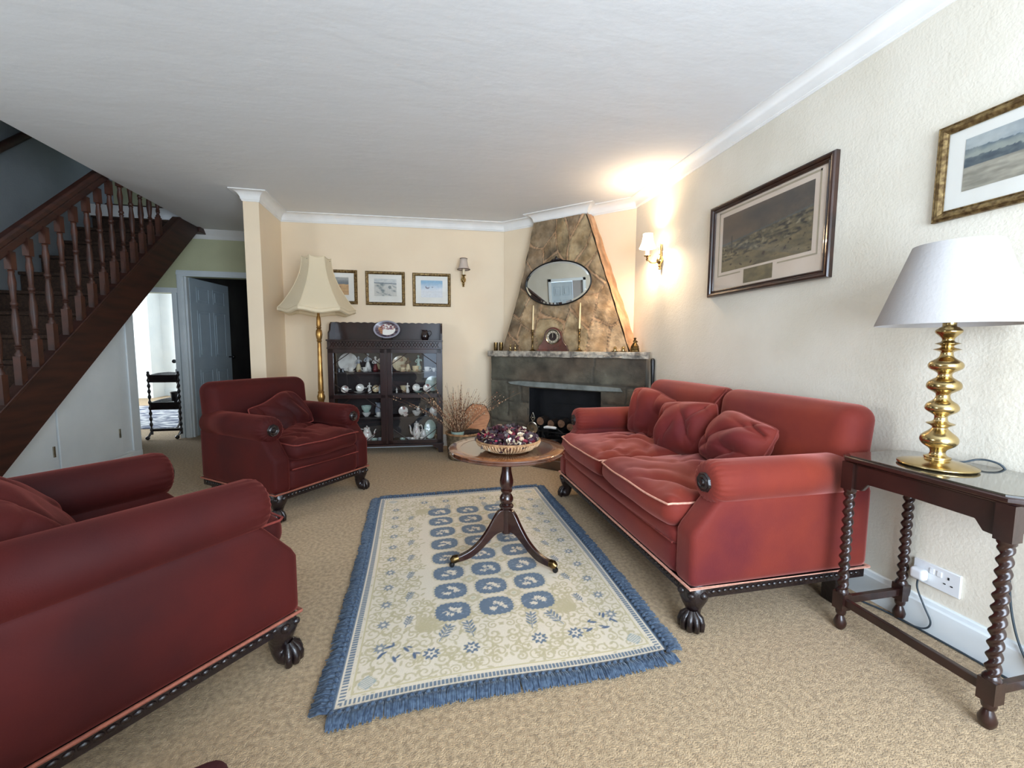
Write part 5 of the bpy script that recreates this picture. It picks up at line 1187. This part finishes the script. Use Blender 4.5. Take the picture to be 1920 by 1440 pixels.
# ---- china
def put(o, x, y, z, rz=0): o.location = cabw(x, y, z); o.rotation_euler = (0, 0, CR+rz); return o
def m_plate(r): return MB().lathe([(0, .006), (r*.55, .006), (r*.62, .009), (r, .018), (r, .021), (r*.62, .013), (0, .010)], 40)
def m_saucer(r=.045): return MB().lathe([(0, 0), (r*.5, 0), (r*.55, .003), (r, .012), (r, .014), (r*.5, .005), (0, .004)], 30)
def m_cup(r=.026, h=.042): return MB().lathe([(0, .001), (r*.55, .001), (r*.6, .005), (r*.85, h*.35), (r, h), (r-.002, h), (r*.8, h*.38), (0, .007)], 26)
def m_handle(r, h, s=1): return MB().tube(smooth_path([(r*.85, 0, h*.82), (r*1.45*s, 0, h*.9), (r*1.6*s, 0, h*.6), (r*1.2, 0, h*.35), (r*.75, 0, h*.3)]), .0025, 6)
def cup_saucer(lab, x, y, z, mm, s=1, rz=0):
    sa = m_saucer(.045*s).build('saucer', mm); tag(sa, lab+' saucer', 'saucer', 'saucers in the cabinet'); put(sa, x, y, z+.0005)
    c = thing('teacup', lab+' teacup', 'cup', group='teacups in the cabinet'); m_cup(.027*s, .044*s).build('bowl', mm, c); m_handle(.027*s, .044*s).build('handle', mm, c); put(c, x, y, z+.0055, rz)
def cup_only(lab, x, y, z, mm, s=1, rz=0):
    c = thing('teacup', lab, 'cup', group='teacups in the cabinet'); m_cup(.027*s, .044*s).build('bowl', mm, c); m_handle(.027*s, .044*s).build('handle', mm, c); put(c, x, y, z+.0005, rz)
def leaning(name, lab, cat, x, y, z, r, mm, tilt=14, sx=1):
    o = m_plate(r).build(name, mm); tag(o, lab, cat, 'plates in the cabinet' if cat == 'plate' else None)
    o.matrix_world = cabT @ Tz(x, y, z+r*math.cos(R(tilt)), 0, R(90-tilt)) @ Matrix.Diagonal((sx, 1, 1, 1)); return o
def tipped_cup(lab, x, y, z, mm, s=1.0, rz=0):
    c = thing('teacup', lab, 'cup', group='teacups in the cabinet'); r_, h_ = .036*s, .040*s
    m_cup(r_, h_).build('bowl', mm, c); m_handle(r_, h_).build('handle', mm, c); c.matrix_world = cabT @ Tz(x, y, z+r_*.96, rz, R(76)) @ Tz(0, 0, -.0)
def figurine(lab, x, y, z, h, m1, m2=None, rz=0):
    c = thing('figurine', lab, 'figurine', group='porcelain figurines in the cabinet'); k = h/.17
    MB().lathe([(0, 0), (.026*k, 0), (.028*k, .006*k), (.024*k, .012*k), (.030*k, .02*k), (.022*k, .06*k), (.012*k, .09*k), (0, .092*k)], 20, fn=lambda a, z_: 1+.10*math.sin(a*5+z_*60)).build('skirt', m2 or m1, c)
    b = MB(); b.lathe([(.010*k, .085*k), (.016*k, .10*k), (.019*k, .122*k), (.012*k, .134*k), (.006*k, .138*k), (.006*k, .142*k), (.012*k, .150*k), (.013*k, .160*k), (.006*k, .17*k), (0, .172*k)], 16)
    b.tube(smooth_path([(.017*k, 0, .125*k), (.032*k, -.01*k, .108*k), (.030*k, -.02*k, .125*k)]), .0055*k, 6); b.tube(smooth_path([(-.017*k, 0, .125*k), (-.030*k, -.012*k, .10*k), (-.014*k, -.022*k, .092*k)]), .0055*k, 6)
    b.build('torso', m1, c); put(c, x, y, z+.0005, rz)
def pot(name, lab, cat, x, y, z, h, mm, spout=True, rz=0, fat=1.0):
    c = thing(name, lab, cat); k = h/.15; f = fat
    MB().lathe([(0, 0), (.028*k*f, 0), (.030*k*f, .006*k), (.040*k*f, .03*k), (.042*k*f, .06*k), (.034*k*f, .09*k), (.024*k*f, .115*k), (.027*k*f, .13*k), (.025*k*f, .13*k), (.02*k*f, .115*k), (0, .10*k)], 28).build('body', mm, c)
    MB().tube(smooth_path([(-.026*k*f, 0, .115*k), (-.055*k*f, 0, .12*k), (-.062*k*f, 0, .08*k), (-.038*k*f, 0, .045*k)]), .004*k, 8).build('handle', mm, c)
    if spout:
        MB().tube(smooth_path([(.036*k*f, 0, .04*k), (.060*k*f, 0, .06*k), (.066*k*f, 0, .10*k), (.078*k*f, 0, .118*k)]), [.010*k]*6+[.007*k]*6+[.005*k]*7, 10).build('spout', mm, c)
        MB().lathe([(.026*k*f, .129*k), (.022*k*f, .138*k), (.005*k, .143*k), (.008*k, .150*k), (0, .156*k)], 20).build('lid', mm, c)
    else: MB().tube([(.020*k*f, 0, .122*k), (.034*k*f, 0, .136*k)], [.010*k, .004*k], 8).build('lip', mm, c)
    put(c, x, y, z+.0005, rz)
def bowl(lab, x, y, z, r, h, mm, grp='bowls in the cabinet'):
    o = MB().lathe([(0, 0), (r*.45, 0), (r*.5, h*.12), (r*.85, h*.55), (r, h), (r-.002, h), (r*.8, h*.55), (0, h*.2)], 28).build('bowl', mm); tag(o, lab, 'bowl', grp); put(o, x, y, z+.0005)
Z1, Z2, Z3, Z4 = .862, .640, .385, .115
lx = lambda p: -.567+(p-615)*.00539
leaning('dinner_plate', 'large white plate leaning at the far left of the top shelf', 'plate', lx(642), .225, Z1, .100, M['china'])
leaning('dinner_plate', 'brown patterned plate leaning behind the red skirted figurine', 'plate', lx(711), .235, Z1, .080, M['chinacream'])
figurine('pale porcelain figurine right of the large plate on the top left shelf', lx(664), .16, Z1, .165, M['chinablue'], M['chinacream'])
figurine('tallest grey porcelain figurine in the middle of the top left shelf', lx(681), .18, Z1, .20, M['chinablue'], M['china'])
figurine('porcelain figurine with a dark red skirt on the top left shelf', lx(697), .13, Z1, .165, M['china'], M['figred'])
cup_saucer('white top left shelf, left hand', lx(652), .09, Z1, M['china'], 1.0, 3.0); cup_saucer('white top left shelf, right hand', lx(679), .09, Z1, M['china'], 1.05, 3.0)
for i, p in enumerate((631, 637)):
    o = MB().lathe([(0, 0), (.012, 0), (.011, .03), (.013, .04), (.012, .04), (0, .008)], 18).build('small_glass', M['glassware']); tag(o, ['tiny glass at the very left of the top left shelf', 'tiny glass between the left tiny glass and the teacup, top left shelf'][i], 'glass', 'tiny glasses in the cabinet'); put(o, lx(p), .07+.02*i, Z1)
tipped_cup('white floral teacup tipped on its side at the left of the second left shelf', lx(641), .10, Z2, M['chinaflor'], 1.05)
tipped_cup('wide white teacup tipped forward in the middle of the second left shelf', lx(669), .11, Z2+.008, M['china'], 1.15)
o = m_saucer(.055).build('saucer', M['china']); tag(o, 'saucer under the tipped cup on the second left shelf', 'saucer', 'saucers in the cabinet'); put(o, lx(666), .10, Z2)
figurine('slim white figurine on the second left shelf beside the tipped cup', lx(686), .09, Z2, .11, M['china'])
tipped_cup('yellow cream teacup tipped forward on the second left shelf', lx(698), .13, Z2, M['chinacream'], 1.05)
figurine('small purple grey figurine on the second left shelf', lx(706), .07, Z2, .085, M['chinablue']); figurine('small white figurine at the right end of the second left shelf', lx(714), .08, Z2, .085, M['china'])
bowl('pale green round bowl above the armchair arm on the third left shelf', lx(678), .12, Z3+.045, .055, .07, M['chinagreen']); bowl('white bowl under the pale green bowl on the third left shelf', lx(678), .12, Z3, .045, .045, M['china'])
pot('milk_jug', 'tall grey jug at the right of the third left shelf', 'jug', lx(701), .16, Z3, .16, M['chinablue'], False, PI)
cup_saucer('white third left shelf, in front of the grey jug,', lx(703), .07, Z3, M['china'])
pot('teapot', 'white floral teapot beside the armchair arm on the bottom left shelf', 'teapot', lx(678), .12, Z4, .165, M['chinaflor'], True, 0, 1.1)
bowl('pale green bowl right of the teapot on the bottom left shelf', lx(693), .08, Z4, .035, .035, M['chinagreen']); bowl('grey rounded sugar bowl on the bottom left shelf', lx(704), .08, Z4, .032, .040, M['chinablue']); bowl('small white bowl at the right end of the bottom left shelf', lx(714), .10, Z4, .030, .045, M['china'])
leaning('dinner_plate', 'green brown plate leaning at the left of the top right shelf', 'plate', lx(743), .235, Z1, .085, M['chinacream'])
cup_saucer('cream top right shelf, left hand', lx(750), .09, Z1, M['chinacream'], .95); figurine('brown robed figurine on the top right shelf', lx(759), .17, Z1, .155, M['figbrown'], M['chinacream'])
cup_saucer('large banded top right shelf, middle', lx(775), .09, Z1, M['chinacream'], 1.35); figurine('greenish porcelain figurine behind the large banded cup', lx(779), .21, Z1, .18, M['chinagreen'])
cup_saucer('white top right shelf, right hand', lx(797), .10, Z1, M['china'], 1.1); cup_only('small white teacup at the far right of the top right shelf', lx(811), .10, Z1, M['china'], .95)
figurine('tiny white animal shaped figurine at the left of the second right shelf', lx(738), .08, Z2, .055, M['china']); bowl('cream open dish behind the white figurine on the second right shelf', lx(751), .14, Z2, .045, .07, M['chinacream']); figurine('white figurine in front of the cream dish on the second right shelf', lx(759), .08, Z2, .105, M['china'])
tipped_cup('round white teacup tipped forward on the second right shelf', lx(776), .11, Z2+.008, M['china'], 1.1); o = m_saucer(.052).build('saucer', M['chinagreen']); tag(o, 'pale green saucer on the second right shelf', 'saucer', 'saucers in the cabinet'); put(o, lx(779), .10, Z2)
leaning('tea_plate', 'small pink rose plate leaning on the second right shelf', 'plate', lx(797), .12, Z2, .044, M['chinaflor'], 18); leaning('serving_dish', 'large green and white dish leaning at the right of the second right shelf', 'dish', lx(808), .22, Z2, .085, M['chinagreen'], 16)
leaning('tea_plate', 'triangular floral plate leaning at the left of the third right shelf', 'plate', lx(749), .14, Z3, .050, M['chinaflor'], 25); bowl('floral sauce dish in front of the triangular plate', lx(754), .07, Z3, .032, .025, M['chinaflor'])
bowl('wide white bowl in the middle of the third right shelf', lx(775), .13, Z3, .05, .05, M['china']); pot('cream_jug', 'small white cream jug stacked on the wide white bowl', 'jug', lx(778), .13, Z3+.05, .055, M['china'], False, 0, 1.3)
o = MB().lathe([(0, 0), (.022, 0), (.020, .006), (.006, .014), (.007, .06), (.011, .07), (.006, .08), (.007, .11), (.012, .125), (.0, .13)], 18).build('glass_candlestick', M['glassware']); tag(o, 'slender glass candlestick on the third right shelf', 'candlestick'); put(o, lx(794), .10, Z3)
leaning('tea_plate', 'round white plate leaning at the right of the third right shelf', 'plate', lx(809), .16, Z3, .045, M['chinaflor'], 18); bowl('shallow grey dish in front at the right of the third right shelf', lx(812), .08, Z3, .040, .018, M['chinablue'])
for i, (p, lab, mm) in enumerate(((748, 'pale green open bowl at the left of the bottom right shelf', M['chinagreen']), (759, 'grey covered bowl on the bottom right shelf', M['chinablue']), (768, 'small white bowl beside the coffee pot', M['china']), (786, 'white bowl in front of the small jug', M['china']))): bowl(lab, lx(p), .06+.02*(i % 2), Z4, .030, .036, mm)
pot('coffee_pot', 'tall white coffee pot on the bottom right shelf', 'coffee pot', lx(774), .15, Z4, .20, M['chinaflor'], True, PI*.9, .8); pot('milk_jug', 'small white jug beside the coffee pot on the bottom right shelf', 'jug', lx(788), .16, Z4, .12, M['china'], False, PI, 1.0)
o = leaning('oval_plate', 'oval pale plate standing on end on the bottom right shelf', 'plate', lx(801), .19, Z4, .105, M['chinagreen'], 12, .62)
for i, p in enumerate((813, 820)): figurine(['small brown figurine beside the oval plate', 'small brown figurine at the far right of the bottom right shelf'][i], lx(p)-.004*i, .08, Z4, .085, M['figbrown'])
# on top of the cabinet
t = thing('oval_platter', 'oval painted platter with fruit design standing on top of the cabinet', 'platter'); t.matrix_world = cabT @ Tz(-.005, .16, 1.312, 0, R(78))
def platcol(a, q):
    if q > .86: return rgb(150, 148, 160)
    if q > .62: return mixc(rgb(52, 42, 56), rgb(110, 92, 100), .5+nz(math.cos(a)*4, math.sin(a)*4, 30)*1.3)
    x, y = q*math.cos(a), q*math.sin(a)
    c = rgb(232, 228, 220)
    if x < -.30: c = mixc(rgb(96, 62, 66), rgb(190, 130, 80), nz(x*6, y*6, 31)+.5)
    if y > .0 and abs(x-.1) < .5 and nz(x*5, y*8, 32) > -.05: c = mixc(rgb(150, 62, 34), rgb(110, 100, 120), nz(x*5, y*5, 33)+.4)
    return c
b = MB(); b.grid(lambda u, v: ((.02+.98*v)*.137*math.cos(u*2*PI), (.02+.98*v)*.095*math.sin(u*2*PI)*1.0, .014*max(0, v-.55)*2.0), 64, 26, None, lambda u, v: platcol(u*2*PI, v)); b.build('painted_face', M['painted'], t, angle=180)
b = MB(); b.grid(lambda u, v: (v*.137*math.cos(-u*2*PI), v*.095*math.sin(-u*2*PI), -.006+.014*max(0, v-.55)*2.0), 64, 12); b.build('back', M['china'], t, angle=180)
t = thing('plate_stand', 'small black wire stand holding the oval platter', 'plate stand', cabw(0, .14, 1.2005), CR)
b = MB()
for x in (-.05, .05): b.tube([(x, .05, 0), (x, .0, .004), (x, -.022, .006), (x, -.024, .028)], .003, 6); b.tube([(x, .0, .004), (x, .07, .12)], .003, 6)
b.tube([(-.05, .05, .004), (.05, .05, .004)], .003, 6); b.build('wire', M['iron'], t)
pot('jug', 'squat dark brown glazed jug on the right of the cabinet top', 'jug', .395, .15, 1.2005, .125, M['darkpot'], False, PI, 1.25)

# ================================================================= BASKET, WILLOW, LOG SLICE
t = thing('log_basket', 'grey willow basket on the floor between the cabinet and the fireplace', 'basket', (.400, 4.20, 0))
prof = [(.0, 0), (.150, 0), (.155, .01)]+[(.155+.022*(z/.26), z) for z in [.02+.24*i/24 for i in range(25)]]+[(.165, .26), (.15, .03), (0, .03)]
b = MB(); b.lathe(prof, 60, fn=lambda a, z: 1+.022*math.sin(a*20+(math.floor(z/.012) % 2)*PI)*(1 if .01 < z < .26 else 0)); b.build('woven_body', M['basket'], t, angle=180)
b = MB()
for k in range(3): b.tube([((.178+.003*math.sin(q*.9+k*2.1))*math.cos(2*PI*q/80), (.178+.003*math.sin(q*.9+k*2.1))*math.sin(2*PI*q/80), .262+.006*math.cos(q*.9+k*2.1)) for q in range(81)], .006, 6)
b.build('rim', M['wicker'], t)
rn = random.Random(8)
for i, (x, y, lab) in enumerate(((.46, 4.16, 'short dark log lying in the willow basket'),)):
    lg_ = thing('split_log', lab, 'log', (x, y, .262), R(-10)); b = MB(); b.tube([(-.08, 0, .0), (.09, 0, .01)], .028, 12); b.build('bark', M['bark'], lg_)
    b = MB(); b.lathe([(0, 0), (.024, 0)], 14, T=Tz(.0905, 0, .01, 0, 0, R(90))); b.build('sawn_end', M['logend'], lg_)
t = thing('ceramic_pot', 'pale green pot behind the basket holding the willow stems', 'pot', (.335, 4.16, .02)); b = MB(); b.lathe([(0, 0), (.055, 0), (.065, .1), (.06, .22), (.07, .265), (.062, .265), (.05, .2), (0, .05)], 26); b.build('body', M['chinagreen'], t)
b = MB()
for k in range(170):
    a = rn.uniform(0, 2*PI); sp = abs(rn.gauss(0, .55)); sp = min(sp, 1.05); ln = rn.uniform(.36, .56)
    if k % 2 == 0: sp = rn.uniform(.0, .5); ln = rn.uniform(.18, .32)
    bx_, by_ = .335+.03*math.cos(a), 4.16+.03*math.sin(a); dx, dy = math.cos(a)*sp, math.sin(a)*sp*.5
    if dy > 0: dy *= .5
    P = []
    for q in range(6):
        u = q/5; P.append(Vector((bx_+dx*ln*u*(1+.25*u)+.006*rn.uniform(-1, 1), by_+dy*ln*u, .24+ln*u*(1-.25*sp*u))))
    col = rn.choice([rgb(120, 84, 58), rgb(150, 112, 80), rgb(96, 62, 46)])
    b.tube(P, [.0018, .0016, .0014, .0012, .001, .0008], 4, col=col)
    for q in range(rn.randint(7, 12)):
        u = rn.uniform(.25, 1); i_ = min(4, int(u*5)); p = P[i_].lerp(P[i_+1], u*5-i_); b.sphere(p+Vector((rn.uniform(-.004, .004), rn.uniform(-.004, .004), 0)), rn.uniform(.003, .0048), 6, col=rn.choice([rgb(226, 200, 168), rgb(190, 150, 116), rgb(150, 96, 70), rgb(210, 176, 140)]), sc=(1, 1, 1.7))
o = b.build('pussy_willow', M['twig'], angle=180); tag(o, 'spray of dried pussy willow stems with pale buds', 'dried stems', kind='stuff')
t = thing('log_slice', 'large sawn slice of tree trunk with bark edge leaning on the wall', 'wood slice', (.575, 4.50, .0), R(-8)); t.rotation_euler = (R(-12), 0, R(-8))
ol = []
for k in range(48):
    a = 2*PI*k/48; rr = .145*(1+.05*math.sin(3*a)+.03*math.sin(7*a+1)); ol.append((rr*1.0*math.cos(a), .34+rr*1.25*math.sin(a)))
ol = [(x, max(.001, z+(-.0))) for x, z in ol]
ol2 = [(x*.95, .34+(z-.34)*.96) for x, z in ol]
b = MB(); b.prism(list(reversed(ol)), 0, .03, 'y'); b.build('bark', M['bark'], t, smooth=False); b = MB(); b.prism(list(reversed(ol2)), -.002, .001, 'y'); b.build('sawn_face', M['cutwood'], t, smooth=False)
for k in (-1, 1): pass
b = MB(); b.box(-.10, .0, 0, .10, .035, .17); b.build('lower_edge', M['bark'], t)

# ================================================================= FAR ROOM
t = thing('tea_trolley', 'dark barley twist tea trolley seen through the doorway', 'trolley', (-3.05, 6.05, 0), 0)
dk_ = M['blackwood']
for z in (.42, .75):
    b = MB(); b.box(-.155, -.30, z-.02, .155, .30, z); b.prism([(-.30, z-.02), (-.30, z+.03), (-.1, z+.045), (.1, z+.045), (.30, z+.03), (.30, z-.02)], -.160, -.145, 'x'); b.box(-.15, -.305, z-.06, .15, -.29, z+.03); b.build('tray', dk_, t, smooth=False)
for sx in (-1, 1):
    for sy in (-1, 1):
        b = MB()
        for i in range(30):
            pass
        b.tube([(0, 0, .06), (0, 0, .1)], .016, 8)
        b.tube([(0, 0, .1+.7*i/60) for i in range(61)], [.013+.005*math.sin(i*1.1) for i in range(61)], 10); b.sphere((0, 0, .81), .016, 8); b.tube([(0, 0, .10), (-.02, -.02, .045), (-.03, -.03, .03)], .012, 8); b.sphere((-.03, -.03, .024), .024, 10)
        o = b.build('leg', dk_, t); o.location = (sx*.155, sy*.30, 0)
b = MB(); b.box(-.155, -.31, .10, .155, -.29, .13); b.build('stretcher', dk_, t)
t = thing('plant_pot', 'small black pot on the lower tray of the trolley', 'pot', (-3.0, 5.92, .4205)); b = MB(); b.lathe([(0, 0), (.05, 0), (.04, .02), (.06, .03), (.07, .14), (.06, .14), (0, .05)], 20); b.build('body', dk_, t)
for i, (z, lab) in enumerate(((1.18, 'lower little dark wall bracket shelf in the far room'), (1.42, 'upper little dark wall bracket shelf in the far room'))):
    o = MB().box(-.10, -.16, 0, .0, .16, .02).build('bracket_shelf', dk_); o.location = (-2.847, 6.16, z); tag(o, lab, 'shelf', 'bracket shelves in the far room')
    o = MB().lathe([(0, 0), (.02, 0), (.025, .05), (.012, .09), (.018, .11), (0, .13)], 14).build('vase', M['chinablue']); o.location = (-2.90, 6.10, z+.0205); tag(o, ['grey blue vase on the lower bracket shelf', 'grey blue vase on the upper bracket shelf'][i], 'vase', 'vases on the bracket shelves')
